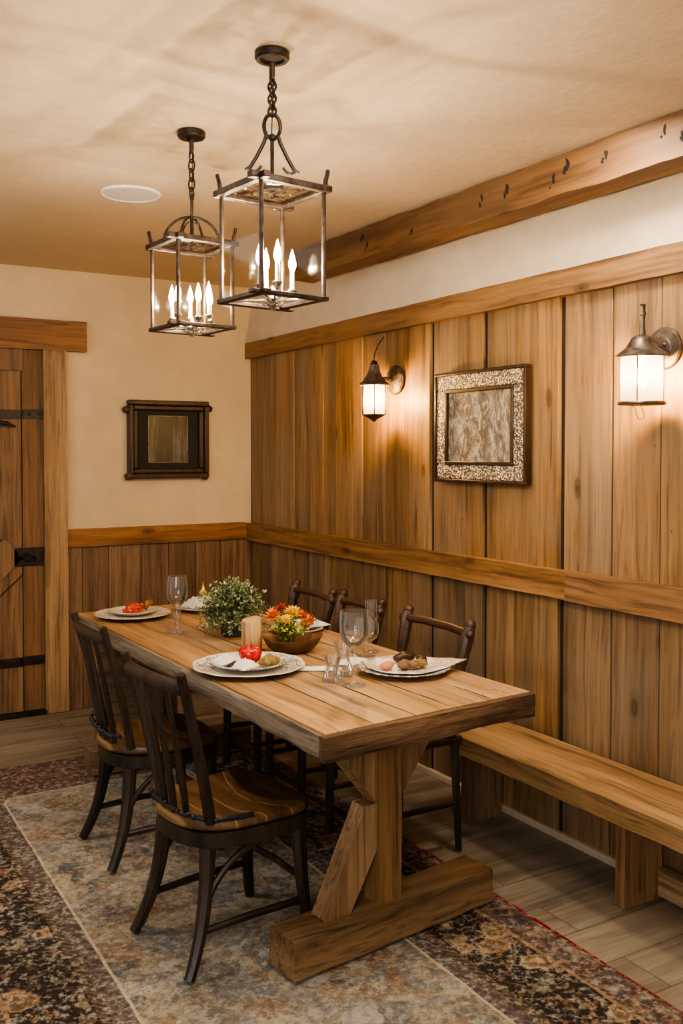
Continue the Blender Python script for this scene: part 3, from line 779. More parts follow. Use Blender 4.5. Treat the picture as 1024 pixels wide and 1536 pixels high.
    for i, (x, y) in enumerate(spots):
        zc = fb + .026 + (.010 if i % 2 else 0)
        arm = MB().tube(bez((0, 0, fb + .012), (x * .6, y * .6, fb - .002), (x, y, zc), 8), .0032, 6)
        arm.lathe([(0, zc - .004), (.008, zc - .002), (.014, zc + .008), (.0125, zc + .010), (.0075, zc + .006), (0, zc + .006)], 14, (x, y, 0))
        ob = arm.build('candle_arm', M_CHROME, t)
        MB().lathe([(0, zc + .006), (.0062, zc + .006), (.0062, zc + .058), (.003, zc + .060), (0, zc + .060)], 12, (x, y, 0)).build('candle_sleeve', M_SLEEVE, ob)
        z0 = zc + .060
        MB().lathe([(0, z0), (.006, z0 + .003), (.0105, z0 + .016), (.0098, z0 + .027), (.006, z0 + .042), (.0022, z0 + .056), (0, z0 + .062)], 14, (x, y, 0)).build('flame_bulb', M_FLAME, ob)
        ld = bpy.data.lights.new('flame_light', 'POINT'); ld.energy = LP[style]; ld.color = (1, .80, .58); ld.shadow_soft_size = .007
        lo_ = bpy.data.objects.new('flame_light', ld); COL.objects.link(lo_); lo_.parent = t; lo_.location = (x, y, z0 + .02)
    return t
def wavy():
    g = G('wavy_roof_glass'); n = g.noise(g.obj(), 14, 3, .5, 2.2)
    t = g.n('BsdfTransparent', {0: g.ramp(n, [(.36, (.22, .19, .16)), (.47, (.95, .92, .88)), (.58, (.6, .56, .5)), (.7, (.98, .96, .92))])})
    s_ = g.n('BsdfGlossy', {'Roughness': .1}); s_.inputs['Normal'].default_value
    bp = g.n('Bump', {'Height': n, 'Strength': .8, 'Distance': .02}); g.set(s_, 'Normal', bp)
    mx = g.n('MixShader', {0: .22, 1: t, 2: s_}); g.nt.links.new(mx.outputs[0], g.out.inputs[0]); return g.m
M_WAVY = wavy()
M_SLEEVE = simple('candle_sleeve_ivory', lin(216, 196, 160), .4)
LP = [7.5, 5.0]
lantern('larger, nearer square glass lantern on a chain with splayed arms, ivory candles lit', (1.153, 2.327, 1.93), R(7), 1.02, 0, 4, 2.253, 1.96, 2.462)
lantern('lantern hung behind the larger one, topped by crossing iron hoops, six lit candles', (1.201, 3.035, 1.94), R(5), 1.02, 1, 6, 2.245, 1.965, 2.405)

# ------------------------------------------------------------------ ceiling speaker
sp = thing('ceiling_speaker', 'flat round white speaker grille set in the ceiling', 'speaker', (1.265, 3.88, ZC))
MB().lathe([(0, -.006), (.112, -.006), (.112, -.002), (0, -.001)], 48).build('grille', M_SPK, sp)
MB().lathe([(.113, -.001), (.113, -.008), (.118, -.010), (.124, -.006), (.125, -.001)], 48).build('rim', M_SPKR, sp)

# ------------------------------------------------------------------ wall sconces
def sconce(label, y, z, xoff, style):
    x = XW - xoff
    t = thing('wall_sconce', label, 'wall lamp', (x, y, 1.72), 0, 'lantern sconces on the panelled wall')
    L = lambda zz: zz - 1.72
    hz = L(z)
    dx = xoff
    rot = Matrix.Translation((dx - .003, 0, hz)) @ Matrix.Rotation(-PI / 2, 4, 'Y')
    rp = .074
    MB().lathe([(0, .0), (rp, .0), (rp, .006), (rp * .93, .012), (rp * .55, .016), (rp * .5, .020), (rp * .2, .024), (.0, .026)], 40).build('wall_plate', M_SCON, t, xf=rot)
    MB().ball((dx - .028, -.018, hz + .012), .006, n=10, m=7).build('screw', M_CHROME, t); MB().ball((dx - .022, .03, hz - .03), .004, n=8, m=6).build('screw', M_CHROME, t)
    zr = L(1.882); rg_ = .071 if style == 0 else .062
    MB().tube(bez((dx - .02, 0, hz), (.05, 0, hz + .01), (.03, 0, zr + .03), 8), .009, 10).build('arm', M_SCON, t)
    if style == 0:
        MB().lathe([(.066, zr - .004), (.092, zr - .010), (.093, zr - .005), (.072, zr + .012), (.054, zr + .026), (.042, zr + .046), (.036, zr + .058), (.026, zr + .064), (.012, zr + .068), (.0095, zr + .10), (.0095, zr + .118), (0, zr + .118)], 40).build('hood', M_SCON, t)
        mb = MB()
        mb.tube(bez((-.001, -.006, zr + .118), (.0, -.014, zr + .14), (0, -.004, zr + .150), 8), .0035, 6)
        mb.tube([(0, -.006, zr + .120), (0, -.008, zr + .145), (0, -.004, zr + .172), (0, .008, zr + .172)], .004, 6)
        mb.tube([(0, -.012, zr + .172), (0, -.010, zr + .150), (0, -.016, zr + .138), (0, -.004, zr + .132), (0, .010, zr + .138)], .002, 6)
        mb.build('hook', M_IRON, t)
        MB().lathe([(rg_, L(1.722)), (rg_, zr - .002)], 40).build('glass_shade', M_SHADE, t)
        MB().lathe([(0, L(1.711)), (.078, L(1.711)), (.081, L(1.716)), (.078, L(1.722)), (.066, L(1.7235)), (0, L(1.7235))], 40).build('bottom_ring', M_SCON, t)
        for i in range(4):
            a = PI / 2 * i + R(210)
            MB().tube([(rg_ * 1.02 * math.cos(a), rg_ * 1.02 * math.sin(a), L(1.722)), (rg_ * 1.02 * math.cos(a), rg_ * 1.02 * math.sin(a), zr)], .0022, 6).build('cage_bar', M_IRON, t)
        MB().tube([(-.02, .028, L(1.712)), (-.02, .01, L(1.70)), (-.02, .006, L(1.68)), (-.018, -.004, L(1.662)), (-.018, -.022, L(1.66)), (-.02, -.030, L(1.672)), (-.02, -.022, L(1.695)), (-.02, -.012, L(1.711))], .0012, 6).build('loose_wire', M_IRON, t)
    else:
        rg6 = rg_
        MB().lathe([(.06, zr - .002), (.082, zr - .004), (.084, zr + .003), (.066, zr + .016), (.046, zr + .04), (.034, zr + .065), (.028, zr + .09), (.027, zr + .098), (.014, zr + .102), (0, zr + .104)], 6).build('hood', M_SCON, t, smooth=25)
        MB().ball((0, 0, zr + .108), .016, .016, .013, 12, 8, .3, 2).tube([(0, 0, zr + .115), (.004, .002, zr + .15), (.03, .010, zr + .20), (dx * .55, .022, zr + .245)], .0028, 6).build('hanging_cord', M_IRON, t)
        MB().lathe([(rg6, L(1.735)), (rg6, zr - .001)], 6).build('glass_shade', M_SHADE, t, smooth=0)
        MB().lathe([(0, L(1.698)), (.006, L(1.70)), (.02, L(1.712)), (.064, L(1.732)), (.066, L(1.736)), (0, L(1.736))], 6).build('bottom_cap', M_SCON, t, smooth=20)
        for i in range(6):
            a = PI / 3 * i
            MB().tube([(rg6 * 1.01 * math.cos(a), rg6 * 1.01 * math.sin(a), L(1.735)), (rg6 * 1.01 * math.cos(a), rg6 * 1.01 * math.sin(a), zr)], .0025, 6).build('cage_bar', M_IRON, t)
        t.rotation_euler = (0, 0, 0)
    MB().lathe([(0, L(1.765)), (.009, L(1.768)), (.022, L(1.79)), (.028, L(1.815)), (.022, L(1.84)), (.012, L(1.858)), (.012, zr), (0, zr)], 16).build('bulb', M_BULB, t)
    ld = bpy.data.lights.new('sconce_light', 'POINT'); ld.energy = 44; ld.color = (1, .62, .20); ld.shadow_soft_size = .03
    q = bpy.data.objects.new('sconce_light', ld); COL.objects.link(q); q.parent = t; q.location = (0, 0, L(1.81))
    return t
M_BULB = emis('bulb_glow', (1, .85, .6), 3)
sconce('round frosted glass sconce with a hook on top, loose wire dangling beneath', 2.287, 1.91, .117, 0)
sconce('six-sided frosted glass sconce with a cord on top, left of the carved grey picture', 3.975, 1.91, .132, 1)

# ------------------------------------------------------------------ pictures
def art_mat():
    g = G('worn_relief_panel'); p = g.obj()
    d = g.n('TexNoise', {'Vector': p, 'Scale': 9, 'Detail': 3}).outputs[1]
    q = g.vmath('ADD', p, g.n('VectorMath', {0: d, 'Scale': .11}, operation='SCALE').outputs[0])
    n = g.noise(q, 22, 8, .72); m = g.noise(g.vmath('MULTIPLY', q, (1, 1, .35)), 15, 4, .6, 1.5); f = g.noise(p, 110, 3)
    c = g.ramp(n, [(.3, lin(60, 54, 48)), (.45, lin(122, 113, 100)), (.58, lin(176, 167, 150)), (.75, lin(206, 199, 184))])
    c = g.mix(g.ramp(m, [(.35, .8), (.52, 0)]), c, lin(78, 66, 54))
    c = g.mix(1, c, g.ramp(f, [(.3, .8), (.7, 1.1)]), 'MULTIPLY')
    # pale vertical column lines between arched bays
    sy = g.n('SeparateXYZ', {0: q}).outputs[1]
    ln = g.math('ABSOLUTE', g.math('SINE', g.math('MULTIPLY_ADD', sy, 34.0, 1.0)))
    c = g.mix(g.ramp(ln, [(.03, .7), (.16, 0)]), c, lin(196, 180, 150))
    # rows of worn niche shapes
    sp_ = g.n('SeparateXYZ', {0: q}); fy = g.math('SUBTRACT', g.math('FRACT', g.math('MULTIPLY_ADD', sp_.outputs[1], 9.2, .2)), .5)
    fz = g.math('SUBTRACT', g.math('FRACT', g.math('MULTIPLY_ADD', sp_.outputs[2], 6.0, .1)), .42)
    rr_ = g.math('SQRT', g.math('ADD', g.math('POWER', g.math('MULTIPLY', fy, 1.5), 2.0), g.math('POWER', fz, 2.0)))
    c = g.mix(g.ramp(rr_, [(.20, .0), (.30, .75), (.36, .75), (.42, 0)]), c, lin(84, 74, 64))
    c = g.mix(g.ramp(rr_, [(.05, .6), (.16, 0)]), c, lin(92, 80, 68))
    return g.bsdf(c, .75, 0, g.math('ADD', n, m), .6, .01)
def ornate_mat():
    g = G('chipped_ornate_frame'); p = g.obj()
    v = g.n('TexVoronoi', {'Vector': p, 'Scale': 130}); n = g.noise(p, 80, 4, .7)
    h = g.math('ADD', v.outputs['Distance'], n)
    c = g.ramp(h, [(.72, lin(238, 232, 220)), (.92, lin(188, 174, 154)), (1.1, lin(84, 66, 54))])
    return g.bsdf(c, .5, .15, g.math('MULTIPLY', h, -1.0), .7, .008)
pc = thing('carved_picture', 'square relief picture in a wide chipped silver frame on the board wall', 'picture', (XW - .002, 3.285, 1.412))
def frame_yz(mb, y0, y1, z0, z1, w, x0, x1):
    mb.box(x0, x1, y0, y1, z0, z0 + w).box(x0, x1, y0, y1, z1 - w, z1).box(x0, x1, y0, y0 + w, z0 + w, z1 - w).box(x0, x1, y1 - w, y1, z0 + w, z1 - w)
    return mb
frame_yz(MB().rnd(.3), -.315, .315, 0, .5, .014, -.036, 0).build('outer_frame', W['frame_dark'], pc, bevel=.003)
frame_yz(MB(), -.301, .301, .014, .486, .066, -.032, -.004).build('carved_border', ornate_mat(), pc, bevel=.005)
frame_yz(MB().rnd(.8), -.236, .236, .079, .421, .016, -.036, -.006).build('inner_frame', W['frame_dark'], pc, bevel=.003)
MB().box(-.022, -.006, -.222, .222, .093, .407).build('panel', art_mat(), pc)
# dark framed picture on the plaster wall
pd_ = thing('dark_framed_picture', 'dark wooden box-framed picture with knobbed corners on the plaster wall', 'picture', (2.09, YB - .001, 1.385))
def frame_xz(mb, x0, x1, z0, z1, w, y0, y1):
    mb.box(x0, x1, y0, y1, z0, z0 + w).box(x0, x1, y0, y1, z1 - w, z1).box(x0, x0 + w, y0, y1, z0 + w, z1 - w).box(x1 - w, x1, y0, y1, z0 + w, z1 - w)
    return mb
frame_xz(MB().rnd(.2), -.262, .262, 0, .485, .03, -.062, 0).build('outer_frame', W['frame_dark'], pd_, bevel=.006)
frame_xz(MB().rnd(.7), -.232, .232, .03, .455, .032, -.05, 0).build('inner_frame', W['frame_dark'], pd_, bevel=.008)
MB().box(-.2, .2, -.02, -.002, .062, .423).build('mat_board', simple('black_mat', (.006, .005, .004), .7), pd_)
frame_xz(MB().rnd(.9), -.132, .132, .095, .392, .006, -.027, -.02).build('fillet', M_SCON, pd_, bevel=.001)
def streak():
    g = G('pane_reflection_streaks'); p = g.obj()
    n = g.noise(g.vmath('MULTIPLY', p, (1, 1, .12)), 22, 4, .6, .5); m = g.noise(p, 12, 3)
    c = g.ramp(n, [(.3, lin(18, 16, 15)), (.5, lin(42, 40, 38)), (.66, lin(96, 93, 90))])  # vertical streaks painted in as the reflection in the centre pane
    return g.bsdf(g.mix(1, c, g.ramp(m, [(.3, .6), (.7, 1.1)]), 'MULTIPLY'), .4)
MB().box(-.126, .126, -.0235, -.02, .101, .386).build('print', streak(), pd_)
for (x, z, r_) in ((-.272, .425, .021), (.268, .440, .021), (-.258, .014, .024), (.240, .002, .017)):
    MB().lathe([(0, .002), (r_ * .8, .002), (r_, .012), (r_, .050), (r_ * .8, .060), (r_ * .35, .064), (0, .064)], 16, fn=lambda a, b_, c_: (a * (1 + .08 * math.sin(5 * c_)), b_)).build('corner_knob', W['frame_dark'], pd_, xf=Matrix.Translation((x, 0, z)) @ Matrix.Rotation(PI / 2, 4, 'X'))

# ------------------------------------------------------------------ things on the table
def china(name, tone=lin(232, 226, 214), ink=lin(84, 74, 76), amt=.8, sc=1.0):
    g = G(name); p = g.obj(); sx = g.n('SeparateXYZ', {0: p})
    r_ = g.math('SQRT', g.math('ADD', g.math('POWER', sx.outputs[0], 2), g.math('POWER', sx.outputs[1], 2)))
    d = g.n('TexNoise', {'Vector': p, 'Scale': 30, 'Detail': 2}).outputs[1]
    q = g.vmath('ADD', p, g.n('VectorMath', {0: d, 'Scale': .025}, operation='SCALE').outputs[0])
    v = g.n('TexVoronoi', {'Vector': q, 'Scale': 46 * sc}, feature='DISTANCE_TO_EDGE'); n = g.noise(q, 55 * sc, 4, .7)
    pat = g.math('MAXIMUM', g.ramp(v.outputs['Distance'], [(.04, 1), (.16, 0)]), g.ramp(n, [(.52, 0), (.62, 1)]))
    rim = g.ramp(r_, [(.105 / 1, 0), (.125, 1), (.19, 1), (.197, 0)])
    c = g.mix(g.math('MULTIPLY', g.math('MULTIPLY', pat, rim), amt), tone, ink)
    return g.bsdf(c, .22, 0, None, spec=.5)
M_CH = china('toile_china'); M_CH2 = china('speckled_china', lin(222, 212, 196), lin(128, 112, 98), .75, 1.3)
M_CLOTH = simple('white_napkin_linen', lin(238, 234, 226), .9, 260)
def plate(mb, r_, z=0, scal=.025, n=72, k=10):
    fn = lambda a, b_, th: (a * (1 + scal * abs(math.sin(k * th / 2)) * (a / r_) ** 3), b_)
    return mb.lathe([(0, z + .003), (r_ * .5, z + .002), (r_ * .55, z + .000), (r_ * .60, z + .002), (r_ * .8, z + .010), (r_ * .97, z + .018), (r_, z + .0205), (r_ * .99, z + .0235), (r_ * .95, z + .0215), (r_ * .66, z + .0095), (r_ * .6, z + .0065), (0, z + .0065)], n, fn=fn)
def place(o, x, y, z=T0 + .001, rz=0):
    o.location = (x, y, z); o.rotation_euler = (0, 0, rz); return o
TOPZ = T0 + .0015
def dish(label, x, y, r_, mat_, rz=0, scal=.03, name='dinner_plate', z=TOPZ, k=10):
    o = plate(MB(), r_, 0, scal, k=k).build(name, mat_, smooth=50)
    tag(o, label, 'plate', 'china at the table settings'); return place(o, x, y, z, rz)
dish('large scalloped toile plate carrying the red apple', 1.445, 3.115, .200, M_CH, .3)
dish('large white plate under the lace napkin and dark figs', 1.91, 2.80, .163, M_CH, .2)
dish('wide speckled charger plate with the red dish, at the far left table corner', 1.43, 4.39, .178, M_CH2, 0, .012)
dish('patterned plate under the silvery napkin and brass bottle, beside the green bush', 1.80, 4.42, .145, M_CH2, .5, .012)
dish('plate under the folded blue and white napkin behind the flowers', 1.93, 3.66, .115, M_CH2, 0, .012)
dish('smaller plate stacked on the scalloped apple plate', 1.450, 3.125, .135, M_CH, .1, .02, 'salad_plate', TOPZ + .0072)
dish('smaller grey plate stacked on the speckled charger', 1.445, 4.43, .115, china('grey_china', lin(196, 190, 178), lin(120, 112, 104), .7), .4, .015, 'salad_plate', TOPZ + .0072)

def crumple(mb, c, rx, ry, h, seed, n=26):
    vs = []; fs = []
    for i in range(n + 1):
        for j in range(n + 1):
            u, v = i / n * 2 - 1, j / n * 2 - 1
            x = u * rx * (1 + .12 * noise.noise(Vector((v * 2, seed, 0)))); y = v * ry * (1 + .12 * noise.noise(Vector((u * 2, seed, 4))))
            d = max(abs(u), abs(v))
            q = Vector((u * 2.1, v * 2.1, seed))
            z = h * (1 - d ** 2.2) * (.6 + .8 * abs(noise.noise(q)) + .35 * noise.noise(q * 2.7)) + .0015
            vs.append((c[0] + x, c[1] + y, c[2] + max(.0008, z)))
    for i in range(n):
        for j in range(n):
            a = i * (n + 1) + j; fs.append((a, a + n + 1, a + n + 2, a + 1))
    return mb.add(vs, fs)
def napkin(label, x, y, z, rx, ry, h, seed, rz=0, mat_=None, group='white napkins on the plates'):
    o = crumple(MB(), (0, 0, 0), rx, ry, h, seed).build('napkin', mat_ or M_CLOTH, smooth=80, solid=.0015)
    tag(o, label, 'napkin', group); return place(o, x, y, z, rz)
ZA = TOPZ + .0145
napkin('crumpled white napkin in front of the red apple', 1.400, 3.052, ZA + .009, .045, .034, .034, 3.3, .5)
napkin('crumpled white napkin to the left of the red apple', 1.372, 3.160, ZA + .009, .042, .036, .032, 8.1, .2)
napkin('white napkin lying flat behind the red apple', 1.505, 3.200, ZA + .009, .05, .028, .018, 5.7, -.5)
# lace napkin of plate B
def lace():
    g = G('lace_cloth'); p = g.obj(); v = g.n('TexVoronoi', {'Vector': p, 'Scale': 120}); n = g.noise(p, 9, 2)
    c = g.mix(g.math('MULTIPLY', g.ramp(v.outputs['Distance'], [(.15, 0), (.45, 1)]), g.ramp(n, [(.46, 0), (.56, .8)])), lin(238, 233, 224), lin(172, 152, 122))
    return g.bsdf(c, .9, 0, v.outputs['Distance'], .4, .004)
M_LACE = lace()
ln_ = MB()
vs = []; fs = []
poly = [(-.135, .03), (-.10, .12), (.0, .15), (.10, .125), (.19, -.03), (.205, -.10), (.11, -.115), (-.01, -.125), (-.10, -.09)]
n = 10; m = len(poly)
for k in range(n + 1):
    s_ = k / n
    for i in range(m * 4):
        f = i / 4; a = Vector(poly[int(f) % m]); b2 = Vector(poly[(int(f) + 1) % m]); q = a.lerp(b2, f - int(f)) * s_
        rr_ = math.hypot(q.x, q.y)
        z = max(0, (rr_ - .085) * .2) + .0015 + .0045 * abs(noise.noise(Vector((q.x * 14, q.y * 14, 2))))
        vs.append((q.x, q.y, z))
for k in range(n):
    for i in range(m * 4):
        i2 = (i + 1) % (m * 4); fs.append((k * m * 4 + i2, k * m * 4 + i, (k + 1) * m * 4 + i, (k + 1) * m * 4 + i2))
ln_.add(vs, fs)
o = ln_.build('lace_napkin', M_LACE, smooth=80, solid=.0012); tag(o, 'pointed lace-edged white napkin spread under the dark figs', 'napkin'); place(o, 1.91, 2.80, TOPZ + .0105, 0)
# far napkins
M_BLUE = G('blue_white_cloth')
_n = M_BLUE.noise(M_BLUE.obj(), 16, 3, .6, 1.0)
M_BLUE = M_BLUE.bsdf(M_BLUE.ramp(_n, [(.42, lin(236, 232, 226)), (.54, lin(200, 214, 226)), (.62, lin(150, 172, 196)), (.7, lin(232, 228, 222))]), .9)
napkin('folded blue and white napkin behind the flower bowl', 1.96, 3.66, TOPZ + .0235, .11, .06, .032, 2.2, .1, M_BLUE, None)
napkin('silvery crumpled napkin under the brass bottle beside the bush', 1.79, 4.40, TOPZ + .0245, .095, .07, .05, 6.4, .3, simple('silver_cloth', lin(208, 204, 198), .5, 80), None)
napkin('white napkin lying behind the large wine glass', 1.83, 3.03, TOPZ, .07, .04, .014, 4.9, .5, None, None)
napkin('narrow white napkin tucked between the wooden bowl and the small tumblers', 1.66, 2.99, TOPZ, .085, .03, .008, 7.7, -.6, None, None)

# apple
ap = thing('apple', 'shiny red apple on the scalloped plate', 'apple', (1.455, 3.122, ZA + .0005))
def apple_col():
    g = G('apple_skin'); n = g.noise(g.vmath('MULTIPLY', g.obj(), (1, 1, .25)), 60, 4); m = g.noise(g.obj(), 300, 2)
    c = g.ramp(n, [(.3, lin(150, 12, 22)), (.55, lin(196, 24, 36)), (.78, lin(220, 70, 60))])
    c = g.mix(g.ramp(m, [(.66, 0), (.74, .5)]), c, lin(230, 170, 130))
    return g.bsdf(c, .2, 0, None, spec=.6)
rad = .042
prof = []
for i in range(25):
    t_ = i / 24 * PI
    rr_ = rad * math.sin(t_) * (1.0 + .10 * math.cos(t_) * -1)
    zz = .038 - .038 * math.cos(t_)
    if i < 5: zz += .008 * (1 - i / 5)
    if i > 17: zz -= .020 * ((i - 17) / 7) ** 2.2
    prof.append((max(rr_, 0 if i in (0, 24) else .0005), zz - .0035 * 0))
MB().lathe(prof, 32, fn=lambda a, z_, th: (a * (1 + .02 * math.cos(5 * th)), z_)).build('flesh', apple_col(), ap, smooth=70)
MB().tube([(0, 0, .055), (.002, 0, .066), (.006, .002, .078)], [.0016, .0015, .0022], 6).build('stem', W['frame_dark'], ap)

# nibbles
def lumps(name, label, cat, loc, items, mat_, group=None):
    q = MB()
    for (x, y, z, a, b_, c_, s_) in items: q.rnd().ball((x, y, z), a, b_, c_, 14, 10, .35, s_)
    o = q.build(name, mat_, smooth=80); tag(o, label, cat, group); o.location = loc; return o
M_DATE = simple('dark_date', lin(58, 34, 26), .35, 90); M_NUT = simple('candied_nuts', lin(124, 92, 66), .6, 120); M_MOSS = None
g = G('herbed_roll'); _n = g.noise(g.obj(), 70, 5, .7)
M_MOSS = g.bsdf(g.ramp(_n, [(.35, lin(92, 70, 42)), (.5, lin(140, 112, 66)), (.62, lin(146, 136, 60)), (.75, lin(186, 170, 110))]), .8, 0, _n, .8, .006)
M_SALM = simple('salmon_morsel', lin(206, 138, 100), .6, 90)
lumps('date', 'dark dried date to the left of the apple', 'date', (1.405, 3.125, ZA + .001), [(0, 0, .010, .026, .014, .0095, 1)], M_DATE)
lumps('date', 'dark dried date tucked against the front of the apple plate', 'date', (1.375, 3.100, ZA + .003), [(0, 0, .009, .022, .013, .0085, 2)], M_DATE)
lumps('bread_roll', 'herb-crusted roll to the right of the apple', 'bread', (1.508, 3.068, ZA + .002), [(0, 0, .020, .046, .030, .019, 3)], M_MOSS)
ZB = TOPZ + .0180
lumps('fig', 'dark wrinkled fig topping the lace napkin', 'fig', (1.945, 2.852, ZB), [(0, 0, .020, .044, .025, .0195, 5)], M_DATE)
lumps('fig', 'small dark fig behind the nut cluster on the lace napkin', 'fig', (1.99, 2.805, ZB + .004), [(0, 0, .014, .022, .018, .0135, 6)], M_DATE)
lumps('nut_cluster', 'rough brown nut cluster in front of the dark fig', 'nuts', (1.895, 2.768, ZB), [(-.01, 0, .016, .024, .02, .0155, 7), (.028, -.008, .015, .022, .02, .0145, 8), (.008, .016, .016, .02, .016, .0155, 9)], M_NUT)
lumps('nut_cluster', 'greenish seed cluster right of the brown nuts', 'nuts', (1.955, 2.760, ZB + .001), [(0, 0, .015, .025, .02, .0145, 10)], M_MOSS)
lumps('salmon_roll', 'pinkish orange morsel at the left of the lace napkin', 'food', (1.835, 2.80, ZB), [(0, 0, .014, .026, .02, .0135, 11)], M_SALM)
# red dish at far left
g = G('red_shreds'); _n = g.noise(g.obj(), 60, 4, .7)
M_RED = g.bsdf(g.ramp(_n, [(.35, lin(120, 26, 14)), (.5, lin(206, 66, 34)), (.65, lin(232, 110, 66)), (.8, lin(240, 180, 130))]), .4, 0, _n, .8, .01)
q = MB(); rs = random.Random(9)
for i in range(60):
    a, rr_ = rs.uniform(0, 2 * PI), rs.uniform(0, .05); h_ = .045 * (1 - (rr_ / .06) ** 2)
    q.rnd().tube(bez((rr_ * math.cos(a), rr_ * math.sin(a), .002 + h_ * .5), (rr_ * math.cos(a) + rs.uniform(-.02, .02), rr_ * math.sin(a) + rs.uniform(-.02, .02), h_ + .012), (rr_ * math.cos(a + .8), rr_ * math.sin(a + .8), h_ * .7 + .004), 5), rs.uniform(.003, .006), 6)
q.ball((0, 0, .016), .052, .046, .0155, 14, 8, .3, 3)
o = q.build('tomato_salad', M_RED, smooth=70); tag(o, 'mound of shredded red food on the speckled charger', 'food', ); place(o, 1.435, 4.40, TOPZ + .017)
q = MB()
for i in range(14):
    a = rs.uniform(0, 2 * PI)
    q.tube(bez((0, 0, .0), (.02 * math.cos(a), .02 * math.sin(a), .03), (.035 * math.cos(a), .035 * math.sin(a), rs.uniform(.02, .055)), 5), [.005, .007, .008, .007, .005, .002], 6, flat=.4)
o = q.build('garnish', simple('amber_leaf', lin(170, 104, 44), .5, 60), smooth=70); tag(o, 'curled amber leaf garnish behind the red food', 'garnish'); place(o, 1.505, 4.42, TOPZ + .022)

# glassware
def drink(name, label, prof, x, y, n=32, group='drinking glasses on the table', fn=None, smooth=60):
    o = MB().lathe(prof, n, fn=fn).build(name, M_GLASS, smooth=smooth); tag(o, label, 'glass', group); return place(o, x, y, TOPZ)
def goblet(h, rb, rr_, foot, stem, bowl0):
    o_ = [(0, .002), (foot, .001), (foot, .003), (foot * .5, .007), (stem * 1.6, .014), (stem, .025), (stem, bowl0 * .7), (stem * 1.7, bowl0 - .004)]
    for i in range(1, 9):
        t_ = i / 8; o_.append((rb * math.sin(t_ * PI / 2) ** .8 if t_ < .999 else rb, bowl0 + (h - bowl0) * .45 * t_ ** 1.5))
    o_ += [(rb * .99, bowl0 + (h - bowl0) * .7), (rr_, h), (rr_ - .0015, h)]
    inn = [(r_ - .0018, z_) for r_, z_ in o_[9:-2]][::-1]
    return o_ + [(max(r_, .001), z_ + .002) for r_, z_ in inn] + [(0, bowl0 + .004)]
flute = lambda a, z_, th: (a * (1 + .025 * math.cos(12 * th)), z_)
drink('wine_glass', 'largest wine glass with a plain thin stem, in front of the lace napkin plate', goblet(.252, .050, .047, .040, .0042, .125), 1.655, 2.725)
drink('wine_glass', 'lone wine glass with a thick knopped stem by the red food', [(0, .002), (.048, .001), (.048, .003), (.02, .009), (.007, .016), (.006, .028), (.013, .05), (.018, .068), (.017, .085), (.009, .104), (.012, .112), (.026, .122), (.041, .145), (.046, .175), (.044, .21), (.0385, .246), (.037, .246), (.042, .21), (.044, .175), (.039, .147), (.024, .126), (0, .119)], 1.478, 3.925, fn=flute)
drink('tall_flute', 'narrow straight flute standing behind the round balloon glass', [(0, .002), (.03, .001), (.03, .004), (.006, .012), (.005, .05), (.02, .07), (.0225, .11), (.0235, .205), (.022, .205), (.021, .11), (.018, .073), (0, .066)], 1.99, 3.15)
drink('balloon_glass', 'squat round balloon glass between the napkin and the wall side chairs', goblet(.148, .048, .036, .036, .005, .055), 1.932, 3.09)
tum = [(0, .001), (.033, .001), (.035, .006), (.030, .022), (.0215, .038), (.020, .048), (.024, .065), (.031, .088), (.029, .088), (.022, .066), (.017, .05), (0, .046)]
cut = lambda a, z_, th: (a * (1 + .05 * abs(math.cos(6 * th))), z_)
drink('crystal_tumbler', 'small cut crystal tumbler to the left of the largest wine glass', tum, 1.622, 2.815, 48, fn=cut, smooth=20)
drink('crystal_tumbler', 'clear cut crystal tumbler directly behind the largest wine glass', [(r_ * 1.05, z_ * 1.35) for r_, z_ in tum], 1.70, 2.875, 48, fn=cut, smooth=20)
# water in the big glass
o = MB().lathe([(0, .1335), (.018, .137), (.034, .147), (.0435, .162), (.0468, .176), (0, .176)], 32).build('water', glass('water', (.99, .99, .99), .7, 1.33, .04, .5), smooth=60)
wg = [q for q in bpy.data.objects if q.name == 'wine_glass'][0]; o.parent = wg
# brass bottle ornament on far plate
o = MB().lathe([(0, .0), (.02, .002), (.026, .015), (.022, .03), (.009, .045), (.007, .07), (.009, .078), (0, .08)], 20, fn=lambda a, z_, th: (a * (1 + .06 * math.cos(6 * th)), z_)).build('brass_bottle', metal_dark('brass', (.55, .36, .12), .35, .9), smooth=60)
tag(o, 'tiny brass bottle standing on the silvery napkin', 'bottle'); place(o, 1.80, 4.415, TOPZ + .062)

# wooden pillar
pl = thing('wooden_pillar', 'pale turned wooden pillar with slanted top next to the bowl', 'candle', (1.583, 3.385, TOPZ))
MB().lathe([(0, .0065), (.039, .0065), (.041, .010), (.0405, .06), (.0395, .125), (.0375, .1285), (0, .1295)], 28, fn=lambda a, z_, th: (a, z_ + (.008 * math.cos(th - .5) * (a / .04) if z_ > .1 else 0))).build('shaft', W['pillar'], pl)
MB().lathe([(0, 0), (.052, 0), (.056, .004), (.05, .006), (0, .006)], 24).build('coaster', M_IRON, pl)

